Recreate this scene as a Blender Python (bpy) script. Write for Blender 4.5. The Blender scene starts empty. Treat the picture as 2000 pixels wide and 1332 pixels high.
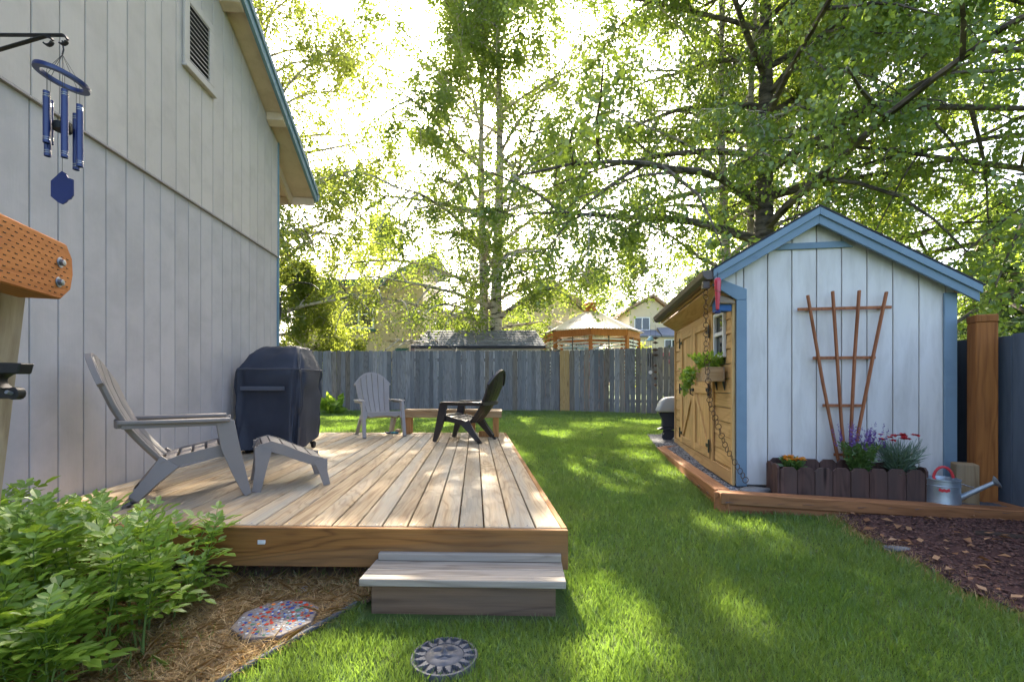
import bpy, bmesh, math, random
import numpy as np
from mathutils import Vector, Matrix
R = math.radians
S = bpy.context.scene
COL = S.collection
random.seed(7)

# ------------------------------------------------------------------ camera, sky, sun, exposure
cam_d = bpy.data.cameras.new('camera'); cam = bpy.data.objects.new('camera', cam_d); COL.objects.link(cam)
cam.location = (0, 0, 1.15); cam.rotation_euler = (R(90), 0, 0)
cam_d.sensor_width = 36; cam_d.lens = 16.0; cam_d.shift_y = 0.043
cam_d.clip_start = 0.05; cam_d.clip_end = 3000
S.camera = cam
SUN = Vector((-0.085, 1.0, 0.745)).normalized()
W = bpy.data.worlds.new('World'); S.world = W; W.use_nodes = True
wn = W.node_tree.nodes; wl = W.node_tree.links
bg = wn['Background']; sky = wn.new('ShaderNodeTexSky'); sky.sky_type = 'NISHITA'; sky.sun_disc = False
sky.sun_elevation = math.asin(SUN.z); sky.sun_rotation = math.atan2(SUN.x, SUN.y)
sky.air_density = 0.8; sky.dust_density = 6.0; sky.ozone_density = 1.0
wl.new(sky.outputs[0], bg.inputs[0]); bg.inputs[1].default_value = 0.15
sd = bpy.data.lights.new('sun', 'SUN'); sd.energy = 5.0; sd.angle = R(0.6); sd.color = (1.0, 0.90, 0.74)
so = bpy.data.objects.new('sun', sd); COL.objects.link(so)
so.rotation_euler = SUN.to_track_quat('Z', 'Y').to_euler(); so.location = SUN * 60
S.view_settings.view_transform = 'Standard'; S.view_settings.look = 'None'
S.view_settings.exposure = 2.55; S.view_settings.gamma = 1.0; S.view_settings.use_curve_mapping = False

# ------------------------------------------------------------------ helpers
def tag(o, label=None, cat=None, group=None, kind=None):
    if label: o['label'] = label
    if cat: o['category'] = cat
    if group: o['group'] = group
    if kind: o['kind'] = kind
    return o
def link_mesh(name, me, parent=None, loc=None, rot=None):
    o = bpy.data.objects.new(name, me); COL.objects.link(o)
    if parent: o.parent = parent
    if loc is not None: o.location = loc
    if rot is not None: o.rotation_euler = rot
    return o
def thing(name, label, cat, loc=(0, 0, 0), rz=0, group=None):
    o = bpy.data.objects.new(name, None); COL.objects.link(o)
    o.empty_display_size = 0.1; o.location = loc; o.rotation_euler = (0, 0, rz)
    return tag(o, label, cat, group)
def V(*a): return Vector(a)

class MB:
    def __init__(s): s.v = []; s.f = []
    def add(s, vs, fs):
        n = len(s.v); s.v += [tuple(p) for p in vs]; s.f += [tuple(i + n for i in f) for f in fs]; return s
    def box(s, x0, x1, y0, y1, z0, z1):
        return s.add([(x0,y0,z0),(x1,y0,z0),(x1,y1,z0),(x0,y1,z0),(x0,y0,z1),(x1,y0,z1),(x1,y1,z1),(x0,y1,z1)],
                     [(0,3,2,1),(4,5,6,7),(0,1,5,4),(1,2,6,5),(2,3,7,6),(3,0,4,7)])
    def hexa(s, b, t):
        return s.add(list(b) + list(t), [(0,3,2,1),(4,5,6,7),(0,1,5,4),(1,2,6,5),(2,3,7,6),(3,0,4,7)])
    def bar(s, p0, p1, w, h, up=(0, 0, 1), w1=None, h1=None):
        p0 = Vector(p0); p1 = Vector(p1); d = (p1 - p0).normalized(); up = Vector(up)
        a = d.cross(up)
        if a.length < 1e-4: a = d.cross(Vector((1, 0, 0)))
        a.normalize(); b = a.cross(d); w1 = w1 or w; h1 = h1 or h
        q = lambda p, ww, hh: [p - a*ww/2 - b*hh/2, p + a*ww/2 - b*hh/2, p + a*ww/2 + b*hh/2, p - a*ww/2 + b*hh/2]
        A = q(p0, w, h); B = q(p1, w1, h1)
        return s.add(A + B, [(0,1,2,3),(7,6,5,4),(0,4,5,1),(1,5,6,2),(2,6,7,3),(3,7,4,0)])
    def sweep(s, pts, ws, hs, up):
        """rectangular section swept along pts"""
        pts = [Vector(p) for p in pts]; n = len(pts); up = Vector(up); vs = []
        for i, p in enumerate(pts):
            d = (pts[min(i+1, n-1)] - pts[max(i-1, 0)]).normalized()
            a = d.cross(up).normalized(); b = a.cross(d)
            w = ws[i] if hasattr(ws, '__len__') else ws; h = hs[i] if hasattr(hs, '__len__') else hs
            vs += [p - a*w/2 - b*h/2, p + a*w/2 - b*h/2, p + a*w/2 + b*h/2, p - a*w/2 + b*h/2]
        fs = [(0,1,2,3), tuple(reversed([4*(n-1)+k for k in range(4)]))]
        for i in range(n-1):
            for k in range(4):
                k2 = (k+1) % 4; fs.append((4*i+k, 4*i+4+k, 4*i+4+k2, 4*i+k2))
        return s.add(vs, fs)
    def prism(s, poly, axis, a0, a1):
        """poly: 2D points; axis 'x': (y,z), 'y': (x,z), 'z': (x,y)"""
        def m(u, w, a): return (a, u, w) if axis == 'x' else ((u, a, w) if axis == 'y' else (u, w, a))
        n = len(poly); vs = [m(u, w, a0) for u, w in poly] + [m(u, w, a1) for u, w in poly]
        fs = [tuple(range(n)), tuple(range(2*n-1, n-1, -1))]
        for i in range(n): j = (i+1) % n; fs.append((i, i+n, j+n, j))
        return s.add(vs, fs)
    def tube(s, pts, r, n=8, closed=False):
        pts = [Vector(p) for p in pts]; m = len(pts); vs = []; fs = []; prev = None
        for i, p in enumerate(pts):
            if closed: d = (pts[(i+1) % m] - pts[i-1]).normalized()
            else: d = (pts[min(i+1, m-1)] - pts[max(i-1, 0)]).normalized()
            if prev is None:
                a = d.orthogonal().normalized()
            else:
                a = prev - d * prev.dot(d)
                a = a.normalized() if a.length > 1e-5 else d.orthogonal().normalized()
            prev = a; b = d.cross(a); rr = r[i] if hasattr(r, '__len__') else r
            for k in range(n):
                t = 2*math.pi*k/n; vs.append(p + a*math.cos(t)*rr + b*math.sin(t)*rr)
        for i in range(m if closed else m-1):
            i2 = (i+1) % m
            for k in range(n):
                k2 = (k+1) % n; fs.append((i*n+k, i*n+k2, i2*n+k2, i2*n+k))
        if not closed:
            fs.append(tuple(reversed(range(n)))); fs.append(tuple((m-1)*n+k for k in range(n)))
        return s.add(vs, fs)
    def lathe(s, prof, n=16, c=(0, 0, 0), M=None):
        vs = []; fs = []; m = len(prof)
        for r, z in prof:
            for k in range(n):
                t = 2*math.pi*k/n; p = Vector((r*math.cos(t), r*math.sin(t), z))
                if M: p = M @ p
                vs.append(p + Vector(c))
        for i in range(m-1):
            for k in range(n):
                k2 = (k+1) % n; fs.append((i*n+k, i*n+k2, (i+1)*n+k2, (i+1)*n+k))
        if prof[0] != prof[-1] and prof[0][0] > 1e-6: fs.append(tuple(reversed(range(n))))
        if prof[0] != prof[-1] and prof[-1][0] > 1e-6: fs.append(tuple((m-1)*n+k for k in range(n)))
        return s.add(vs, fs)
    def mesh(s, name, mat, bevel=0, smooth=False, seg=1):
        me = bpy.data.meshes.new(name); me.from_pydata(s.v, [], s.f)
        bm = bmesh.new(); bm.from_mesh(me)
        if smooth: bmesh.ops.remove_doubles(bm, verts=bm.verts, dist=1e-5)
        bmesh.ops.recalc_face_normals(bm, faces=bm.faces)
        if bevel:
            es = [e for e in bm.edges if len(e.link_faces) == 2 and e.calc_face_angle(0) > 0.5]
            bmesh.ops.bevel(bm, geom=es, offset=bevel, segments=seg, profile=0.5, affect='EDGES', clamp_overlap=True)
        bm.to_mesh(me); bm.free()
        if smooth:
            me.polygons.foreach_set('use_smooth', [True]*len(me.polygons)); me.set_sharp_from_angle(angle=R(38))
        me.materials.append(mat); me.update(); return me
    def build(s, name, mat, parent=None, bevel=0, smooth=False, loc=None, rot=None, seg=1):
        return link_mesh(name, s.mesh(name, mat, bevel, smooth, seg), parent, loc, rot)

def np_mesh(name, verts, quads, mat, smooth=False):
    """big meshes: verts (N,3), faces (M,k) arrays"""
    me = bpy.data.meshes.new(name); verts = np.asarray(verts, np.float32); quads = np.asarray(quads, np.int32)
    m, k = quads.shape
    me.vertices.add(len(verts)); me.vertices.foreach_set('co', verts.ravel())
    me.loops.add(m*k); me.loops.foreach_set('vertex_index', quads.ravel())
    me.polygons.add(m); me.polygons.foreach_set('loop_start', np.arange(0, m*k, k, dtype=np.int32))
    me.polygons.foreach_set('loop_total', np.full(m, k, np.int32))
    if smooth: me.polygons.foreach_set('use_smooth', np.ones(m, bool))
    me.update(calc_edges=True); me.validate(); me.materials.append(mat); return me

# ------------------------------------------------------------------ materials
def newmat(name):
    m = bpy.data.materials.new(name); m.use_nodes = True; nt = m.node_tree
    return m, nt, nt.nodes, nt.links, nt.nodes['Principled BSDF']
def ramp(nd, stops):
    r = nd.new('ShaderNodeValToRGB'); e = r.color_ramp.elements
    while len(e) < len(stops): e.new(0.5)
    for i, (p, c) in enumerate(stops): e[i].position = p; e[i].color = (*c, 1)
    return r
def coords(nd, lk, scale, offs=True):
    tc = nd.new('ShaderNodeTexCoord'); mp = nd.new('ShaderNodeMapping'); mp.inputs['Scale'].default_value = scale
    if offs:
        oi = nd.new('ShaderNodeObjectInfo'); mu = nd.new('ShaderNodeMath'); mu.operation = 'MULTIPLY'; mu.inputs[1].default_value = 61.0
        lk.new(oi.outputs['Random'], mu.inputs[0]); ad = nd.new('ShaderNodeVectorMath'); ad.operation = 'ADD'
        lk.new(tc.outputs['Object'], ad.inputs[0]); lk.new(mu.outputs[0], ad.inputs[1]); lk.new(ad.outputs[0], mp.inputs['Vector'])
    else: lk.new(tc.outputs['Object'], mp.inputs['Vector'])
    return mp
def noise(nd, lk, vec, scale=1.0, detail=6, rough=0.6, dist=0.0):
    n = nd.new('ShaderNodeTexNoise'); n.inputs['Scale'].default_value = scale; n.inputs['Detail'].default_value = detail
    n.inputs['Roughness'].default_value = rough; n.inputs['Distortion'].default_value = dist
    lk.new(vec, n.inputs['Vector']); return n
def mixc(nd, lk, fac, a, b, mode='MIX'):
    m = nd.new('ShaderNodeMix'); m.data_type = 'RGBA'; m.blend_type = mode
    for s, v in ((0, fac), (6, a), (7, b)):
        if hasattr(v, 'is_linked') or hasattr(v, 'links'): lk.new(v, m.inputs[s])
        elif s == 0: m.inputs[0].default_value = v
        else: m.inputs[s].default_value = (*v, 1)
    return m.outputs[2]
def vary(nd, lk, col, amt):
    if not amt: return col
    oi = nd.new('ShaderNodeObjectInfo'); mr = nd.new('ShaderNodeMapRange')
    mr.inputs[3].default_value = 1 - amt; mr.inputs[4].default_value = 1 + amt
    lk.new(oi.outputs['Random'], mr.inputs[0]); h = nd.new('ShaderNodeHueSaturation')
    lk.new(mr.outputs[0], h.inputs['Value']); lk.new(col, h.inputs['Color']); return h.outputs[0]
def bumpn(nd, lk, h, strength, dist, b):
    bp = nd.new('ShaderNodeBump'); bp.inputs['Strength'].default_value = strength; bp.inputs['Distance'].default_value = dist
    lk.new(h, bp.inputs['Height']); lk.new(bp.outputs[0], b.inputs['Normal'])
def wood(name, light, dark, weather=None, axis='X', rings=9.0, var=0.16, rough=0.75, wamt=(0.45, 0.65), bump=0.35, fine=70, knots=True):
    m, nt, nd, lk, b = newmat(name)
    sc = {'X': (0.13, 1, 1), 'Y': (1, 0.13, 1), 'Z': (1, 1, 0.13)}[axis]
    sf = tuple(fine*(0.03 if x < 1 else 1) for x in sc)
    mp = coords(nd, lk, sc); mf = coords(nd, lk, sf)
    n0 = noise(nd, lk, mp.outputs[0], rings*0.55, 3, 0.45, 0.3)
    mul = nd.new('ShaderNodeMath'); mul.operation = 'MULTIPLY'; mul.inputs[1].default_value = 11.0; lk.new(n0.outputs[0], mul.inputs[0])
    pp = nd.new('ShaderNodeMath'); pp.operation = 'PINGPONG'; pp.inputs[1].default_value = 0.5; lk.new(mul.outputs[0], pp.inputs[0])
    rr = ramp(nd, [(0.0, (0, 0, 0)), (0.25, (0.75,)*3), (1.0, (1, 1, 1))]); lk.new(pp.outputs[0], rr.inputs[0])
    nf = noise(nd, lk, mf.outputs[0], 1.0, 5, 0.65)
    rf = ramp(nd, [(0.3, (0, 0, 0)), (0.65, (1, 1, 1))]); lk.new(nf.outputs[0], rf.inputs[0])
    fac = mixc(nd, lk, 0.45, rr.outputs[0], rf.outputs[0])
    col = mixc(nd, lk, fac, dark, light)
    if weather:
        nw = noise(nd, lk, mp.outputs[0], 2.6, 6, 0.65, 0.4); rw = ramp(nd, [(wamt[0], (0, 0, 0)), (wamt[1], (1, 1, 1))]); lk.new(nw.outputs[0], rw.inputs[0])
        wc = mixc(nd, lk, 0.55, weather, col, 'MULTIPLY'); wc2 = mixc(nd, lk, 0.5, wc, weather)
        col = mixc(nd, lk, rw.outputs[0], col, wc2)
    if knots:
        vo = nd.new('ShaderNodeTexVoronoi'); vo.inputs['Scale'].default_value = 3.6; lk.new(mp.outputs[0], vo.inputs['Vector'])
        rk = ramp(nd, [(0.03, (1, 1, 1)), (0.075, (0, 0, 0))]); lk.new(vo.outputs['Distance'], rk.inputs[0])
        col = mixc(nd, lk, rk.outputs[0], col, tuple(x*0.35 for x in dark))
    col = vary(nd, lk, col, var); lk.new(col, b.inputs['Base Color'])
    b.inputs['Roughness'].default_value = rough; b.inputs['Specular IOR Level'].default_value = 0.25
    bumpn(nd, lk, fac, bump, 0.003, b); return m
def paint(name, c, dirt=None, scale=(1, 1, 1), rough=0.6, bump=0.15, bs=(60, 60, 3), var=0.04, metallic=0.0, spec=0.3, dist=0.002, damt=(0.45, 0.8), dn=3.0):
    m, nt, nd, lk, b = newmat(name)
    mp = coords(nd, lk, scale); n = noise(nd, lk, mp.outputs[0], dn, 7, 0.62, 0.3)
    d = dirt or tuple(x*0.78 for x in c); r = ramp(nd, [(damt[0], c), (damt[1], d)]); lk.new(n.outputs[0], r.inputs[0])
    col = vary(nd, lk, r.outputs[0], var); lk.new(col, b.inputs['Base Color'])
    b.inputs['Roughness'].default_value = rough; b.inputs['Metallic'].default_value = metallic; b.inputs['Specular IOR Level'].default_value = spec
    if bump:
        mb = coords(nd, lk, bs); nb = noise(nd, lk, mb.outputs[0], 1.0, 5, 0.65); bumpn(nd, lk, nb.outputs[0], bump, dist, b)
    return m
def leafmat(name, cols, trans, tmix=0.5, gloss=0.08, island=True, patch=None):
    m = bpy.data.materials.new(name); m.use_nodes = True; nt = m.node_tree; nd = nt.nodes; lk = nt.links; nd.remove(nd['Principled BSDF'])
    g = nd.new('ShaderNodeNewGeometry'); r = ramp(nd, [(i/max(1, len(cols)-1), c) for i, c in enumerate(cols)]); lk.new(g.outputs['Random Per Island'], r.inputs[0])
    col = r.outputs[0]
    if patch:
        tc = nd.new('ShaderNodeTexCoord'); n = noise(nd, lk, tc.outputs['Object'], patch[0], 4, 0.6)
        rp = ramp(nd, [(0.35, (0, 0, 0)), (0.68, (1, 1, 1))]); lk.new(n.outputs[0], rp.inputs[0])
        f = nd.new('ShaderNodeMath'); f.operation = 'MULTIPLY'; f.inputs[1].default_value = patch[2]; lk.new(rp.outputs[0], f.inputs[0])
        col = mixc(nd, lk, f.outputs[0], col, patch[1])
    d = nd.new('ShaderNodeBsdfDiffuse'); t = nd.new('ShaderNodeBsdfTranslucent'); gl = nd.new('ShaderNodeBsdfGlossy'); gl.inputs['Roughness'].default_value = 0.45
    lk.new(col, d.inputs[0]); tcol = mixc(nd, lk, 0.72, col, trans); lk.new(tcol, t.inputs[0])
    m1 = nd.new('ShaderNodeMixShader'); m1.inputs[0].default_value = tmix; lk.new(d.outputs[0], m1.inputs[1]); lk.new(t.outputs[0], m1.inputs[2])
    m2 = nd.new('ShaderNodeMixShader'); m2.inputs[0].default_value = gloss; lk.new(m1.outputs[0], m2.inputs[1]); lk.new(gl.outputs[0], m2.inputs[2])
    lk.new(m2.outputs[0], nd['Material Output'].inputs[0]); return m
def glassmat(name, tint=(0.02, 0.025, 0.03)):
    m, nt, nd, lk, b = newmat(name); b.inputs['Base Color'].default_value = (*tint, 1); b.inputs['Roughness'].default_value = 0.03
    b.inputs['Specular IOR Level'].default_value = 0.9
    mp = coords(nd, lk, (1, 1, 1)); n = noise(nd, lk, mp.outputs[0], 2.0, 2); bumpn(nd, lk, n.outputs[0], 0.02, 0.05, b); return m

M = {}
M['siding'] = paint('house siding taupe', (0.47, 0.435, 0.425), (0.36, 0.335, 0.325), rough=0.72, bump=0.55, bs=(26, 26, 2.2), var=0.035, dist=0.004, damt=(0.4, 0.85))
M['siding_up'] = paint('house siding beige', (0.52, 0.465, 0.42), (0.42, 0.375, 0.335), rough=0.72, bump=0.5, bs=(26, 26, 2.2), var=0.035, dist=0.004)
M['groove'] = paint('siding groove', (0.30, 0.27, 0.25), bump=0)
M['cream'] = paint('soffit cream', (0.60, 0.47, 0.33), (0.46, 0.34, 0.225), rough=0.7, bump=0.2, bs=(20, 20, 20), dn=5)
M['teal'] = paint('fascia slate blue', (0.17, 0.27, 0.32), (0.12, 0.19, 0.23), rough=0.55, bump=0.12, bs=(30, 3, 30))
M['shingle'] = paint('dark shingle', (0.05, 0.05, 0.055), (0.03, 0.03, 0.035), rough=0.95, bump=0.6, bs=(90, 90, 90))
M['dark'] = paint('dark void', (0.012, 0.012, 0.013), bump=0)
M['deck'] = wood('deck board weathered', (0.55, 0.41, 0.245), (0.24, 0.14, 0.065), (0.40, 0.375, 0.315), 'Y', 10, 0.24, wamt=(0.42, 0.66), bump=0.5)
M['deck_rim'] = wood('deck rim wood', (0.44, 0.20, 0.055), (0.15, 0.06, 0.018), (0.26, 0.18, 0.10), 'X', 8, 0.1, wamt=(0.50, 0.75))
M['step_wood'] = wood('step grey wood', (0.42, 0.36, 0.29), (0.19, 0.15, 0.11), (0.36, 0.33, 0.29), 'X', 9, 0.13)
M['riser'] = wood('step riser wood', (0.24, 0.15, 0.09), (0.075, 0.042, 0.024), (0.18, 0.135, 0.10), 'X', 10, 0.1)
M['bench'] = wood('bench wood', (0.50, 0.33, 0.17), (0.27, 0.155, 0.07), (0.42, 0.34, 0.25), 'X', 8, 0.12)
M['fence'] = wood('fence board grey', (0.30, 0.285, 0.28), (0.125, 0.115, 0.112), (0.22, 0.225, 0.235), 'Z', 9, 0.30, rough=0.85)
M['fence_warm'] = wood('fence board brownish', (0.29, 0.245, 0.20), (0.12, 0.095, 0.075), (0.22, 0.21, 0.20), 'Z', 9, 0.28, rough=0.85)
M['fence_new'] = wood('fence board new', (0.60, 0.40, 0.17), (0.34, 0.18, 0.06), (0.5, 0.36, 0.18), 'Z', 9, 0.1)
M['fence_blue'] = paint('fence stained blue grey', (0.105, 0.135, 0.175), (0.065, 0.085, 0.11), scale=(4, 4, 0.5), rough=0.8, bump=0.4, bs=(60, 60, 2.5), var=0.16)
M['orange_post'] = wood('stained orange post', (0.40, 0.155, 0.04), (0.19, 0.062, 0.016), (0.32, 0.13, 0.04), 'Z', 8, 0.08)
M['orange_beam'] = wood('stained orange beam', (0.62, 0.24, 0.065), (0.36, 0.11, 0.025), (0.52, 0.20, 0.06), 'X', 8, 0.05)
M['post_grey'] = wood('gate post weathered', (0.46, 0.36, 0.24), (0.23, 0.155, 0.09), (0.36, 0.31, 0.25), 'Z', 8, 0.08)
M['timber'] = wood('landscape timber red brown', (0.40, 0.18, 0.075), (0.17, 0.066, 0.026), (0.30, 0.19, 0.10), 'X', 7, 0.12, wamt=(0.45, 0.75))
M['stub'] = wood('stub post tan', (0.42, 0.29, 0.15), (0.22, 0.13, 0.06), (0.30, 0.26, 0.2), 'Z', 8, 0.08)
M['cedar'] = wood('cedar board', (0.72, 0.47, 0.21), (0.44, 0.235, 0.08), (0.62, 0.40, 0.18), 'Y', 8, 0.13, rough=0.6)
M['cedar_v'] = wood('cedar plank upright', (0.74, 0.49, 0.22), (0.47, 0.26, 0.09), (0.64, 0.42, 0.19), 'Z', 8, 0.10, rough=0.6)
M['shed_white'] = paint('shed white siding', (0.74, 0.70, 0.66), (0.56, 0.52, 0.475), scale=(3, 3, 0.6), rough=0.65, bump=0.5, bs=(30, 30, 2.0), var=0.03, dist=0.004, damt=(0.42, 0.78))
M['shed_blue'] = paint('shed blue trim', (0.20, 0.285, 0.36), (0.155, 0.225, 0.29), rough=0.55, bump=0.2, bs=(30, 30, 5))
M['gutter'] = paint('brown gutter', (0.10, 0.07, 0.055), rough=0.4, bump=0.05, spec=0.5)
M['iron'] = paint('black iron', (0.015, 0.014, 0.015), rough=0.45, bump=0.1, spec=0.5)
M['copper'] = paint('rain chain metal', (0.13, 0.075, 0.045), (0.06, 0.04, 0.03), rough=0.45, bump=0, metallic=0.7)
M['trellis'] = wood('trellis stained wood', (0.42, 0.165, 0.075), (0.21, 0.075, 0.032), None, 'Z', 8, 0.12)
M['planter'] = wood('planter dark brown', (0.135, 0.075, 0.06), (0.055, 0.03, 0.025), (0.11, 0.075, 0.065), 'Z', 8, 0.18)
M['soil'] = paint('soil', (0.055, 0.038, 0.028), (0.025, 0.018, 0.014), rough=0.95, bump=0.9, bs=(40, 40, 40), dist=0.01, dn=9)
M['galv'] = paint('galvanised steel', (0.46, 0.52, 0.57), (0.33, 0.38, 0.43), rough=0.42, bump=0.05, bs=(30, 30, 30), metallic=0.75, dn=14, damt=(0.35, 0.7))
M['red'] = paint('red paint', (0.60, 0.045, 0.055), rough=0.4, bump=0)
M['resin'] = paint('taupe resin', (0.235, 0.205, 0.185), (0.20, 0.175, 0.16), rough=0.5, bump=0.06, bs=(120, 120, 120), var=0.03)
M['resin_light'] = paint('light taupe resin', (0.33, 0.295, 0.275), (0.28, 0.25, 0.235), rough=0.5, bump=0.06, bs=(120, 120, 120), var=0.03)
M['resin_black'] = paint('black brown resin', (0.028, 0.023, 0.023), rough=0.38, bump=0.05, bs=(120, 120, 120), spec=0.5)
M['cover'] = paint('grill cover fabric', (0.034, 0.039, 0.056), (0.022, 0.026, 0.038), rough=0.62, bump=0.25, bs=(9, 9, 4), spec=0.35, dist=0.01)
M['cover_trim'] = paint('grill cover binding', (0.085, 0.09, 0.11), rough=0.6, bump=0.1)
M['rubber'] = paint('black rubber', (0.012, 0.012, 0.013), rough=0.55, bump=0.1)
M['chime_blue'] = paint('blue enamel', (0.010, 0.026, 0.13), (0.007, 0.018, 0.09), rough=0.3, bump=0, spec=0.6)
M['silver'] = paint('silver', (0.6, 0.6, 0.62), rough=0.25, bump=0, metallic=1.0)
M['string'] = paint('string', (0.05, 0.045, 0.04), bump=0)
M['bolt'] = paint('zinc bolt', (0.28, 0.30, 0.34), rough=0.4, bump=0.1, metallic=0.8)
M['white'] = paint('white vinyl', (0.78, 0.78, 0.78), rough=0.45, bump=0.02)
M['glass'] = glassmat('window glass')
M['stone'] = paint('grey stone', (0.22, 0.21, 0.205), (0.11, 0.105, 0.10), rough=0.9, bump=0.8, bs=(22, 22, 22), dist=0.01, dn=7, damt=(0.35, 0.7))
M['cast'] = paint('cast grey stone', (0.10, 0.103, 0.118), (0.045, 0.045, 0.052), rough=0.7, bump=0.4, bs=(60, 60, 60), dn=14, damt=(0.4, 0.7))
M['pipe'] = paint('edging pipe', (0.06, 0.068, 0.085), rough=0.6, bump=0.2, bs=(20, 20, 20))
M['birch'] = None

def bark(name, light, dark, amount=(0.52, 0.60), bump=0.6):
    m, nt, nd, lk, b = newmat(name)
    mp = coords(nd, lk, (3.0, 3.0, 11.0)); n = noise(nd, lk, mp.outputs[0], 1.0, 5, 0.6); mp2 = coords(nd, lk, (1, 1, 1)); n2 = noise(nd, lk, mp2.outputs[0], 1.6, 6, 0.65)
    r = ramp(nd, [(amount[0], light), (amount[1], dark)]); lk.new(n.outputs[0], r.inputs[0])
    r2 = ramp(nd, [(0.5, (1, 1, 1)), (0.75, (0.35, 0.3, 0.25))]); lk.new(n2.outputs[0], r2.inputs[0])
    lk.new(mixc(nd, lk, 1.0, r.outputs[0], r2.outputs[0], 'MULTIPLY'), b.inputs['Base Color']); b.inputs['Roughness'].default_value = 0.85
    bumpn(nd, lk, n.outputs[0], bump, 0.03, b); return m
M['birch'] = bark('birch bark', (0.50, 0.44, 0.37), (0.05, 0.04, 0.035))
M['bark_dark'] = bark('dark rough bark', (0.17, 0.135, 0.10), (0.04, 0.03, 0.022), (0.40, 0.62), 1.0)
M['leaf'] = leafmat('birch leaf', [(0.05, 0.095, 0.018), (0.085, 0.15, 0.024), (0.13, 0.19, 0.035)], (0.38, 0.48, 0.05), 0.5, 0.05)
M['leaf_yellow'] = leafmat('yellow green birch leaf', [(0.07, 0.115, 0.02), (0.115, 0.17, 0.026), (0.16, 0.215, 0.038)], (0.46, 0.52, 0.06), 0.5, 0.05)  # lighter, yellower green than the plain birch leaf
M['leaf_right'] = leafmat('broad green leaf', [(0.05, 0.10, 0.018), (0.09, 0.165, 0.026), (0.14, 0.22, 0.035)], (0.40, 0.52, 0.045), 0.5, 0.07)
M['leaf_far'] = leafmat('far tree leaf', [(0.06, 0.10, 0.04), (0.09, 0.14, 0.05)], (0.25, 0.32, 0.10), 0.4, 0.03)
M['needle'] = leafmat('spruce needle', [(0.045, 0.085, 0.035), (0.085, 0.14, 0.05)], (0.30, 0.36, 0.10), 0.4, 0.03)
M['bush_leaf'] = leafmat('rose leaf', [(0.11, 0.20, 0.02), (0.19, 0.32, 0.03), (0.30, 0.44, 0.05)], (0.42, 0.60, 0.05), 0.45, 0.07)
M['stem_green'] = paint('green stem', (0.12, 0.19, 0.045), bump=0)
M['grass'] = leafmat('grass blade', [(0.06, 0.14, 0.02), (0.10, 0.215, 0.03), (0.17, 0.29, 0.05)], (0.34, 0.52, 0.05), 0.45, 0.09, patch=(1.5, (0.26, 0.31, 0.07), 0.75))
M['straw'] = leafmat('dry straw', [(0.34, 0.19, 0.07), (0.52, 0.34, 0.14), (0.66, 0.48, 0.23)], (0.5, 0.36, 0.15), 0.25, 0.05)
M['lawn'] = paint('lawn soil and thatch', (0.07, 0.12, 0.025), (0.09, 0.085, 0.035), rough=0.95, bump=0.8, bs=(60, 60, 60), dist=0.02, dn=4)
M['dirt'] = paint('dry dirt', (0.19, 0.14, 0.095), (0.09, 0.065, 0.045), rough=0.95, bump=0.9, bs=(30, 30, 30), dist=0.015, dn=9)
M['mulch'] = paint('mulch bed', (0.095, 0.045, 0.036), (0.045, 0.024, 0.02), rough=0.95, bump=1.0, bs=(45, 45, 45), dist=0.02, dn=14)
M['gravel_base'] = paint('gravel bed', (0.14, 0.14, 0.145), (0.06, 0.06, 0.065), rough=0.9, bump=1.0, bs=(45, 45, 45), dist=0.02, dn=30)

# ------------------------------------------------------------------ ground
HD = -0.0765           # the house and the deck run this much to the left per metre of depth
def lawn_z(x, y):
    x = np.asarray(x, float); y = np.asarray(y, float)
    z = np.interp(y, [-50, 1.5, 2.4, 7.5, 13.8, 30, 60], [-0.02, -0.02, 0.0, 0.30, 0.36, 0.4, 0.6])
    k = np.clip(1 - (y - 4) / 5, 0, 1) * np.clip((y - 1.6) / 1.6, 0, 1)
    return z + 0.021 * np.clip(x - 0.35, 0, 3.2) * k
def grid(xs, ys, fn):
    X, Y = np.meshgrid(xs, ys); Z = fn(X, Y); n = len(xs); m = len(ys)
    v = np.stack([X, Y, Z], -1).reshape(-1, 3); i = np.arange(n*m).reshape(m, n)
    q = np.stack([i[:-1, :-1], i[:-1, 1:], i[1:, 1:], i[1:, :-1]], -1).reshape(-1, 4); return v, q
xs = np.concatenate([[-1500, -300, -60, -20], np.linspace(-9, 12, 85), [20, 60, 300, 1500]])
ys = np.concatenate([[-300, -40, -8], np.linspace(-2, 16, 91), [22, 40, 90, 300, 2500]])
v, q = grid(xs, ys, lawn_z); o = link_mesh('lawn', np_mesh('lawn', v, q, M['lawn'], True)); tag(o, 'green mown back lawn between the deck and the garden shed', 'lawn', kind='structure')

def inpoly(x, y, poly):
    x = np.asarray(x); y = np.asarray(y); ins = np.zeros(x.shape, bool); n = len(poly)
    for i in range(n):
        x0, y0 = poly[i]; x1, y1 = poly[(i+1) % n]
        c = ((y0 > y) != (y1 > y)) & (x < (x1-x0)*(y-y0)/((y1-y0) if y1 != y0 else 1e-9) + x0); ins ^= c
    return ins
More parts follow.
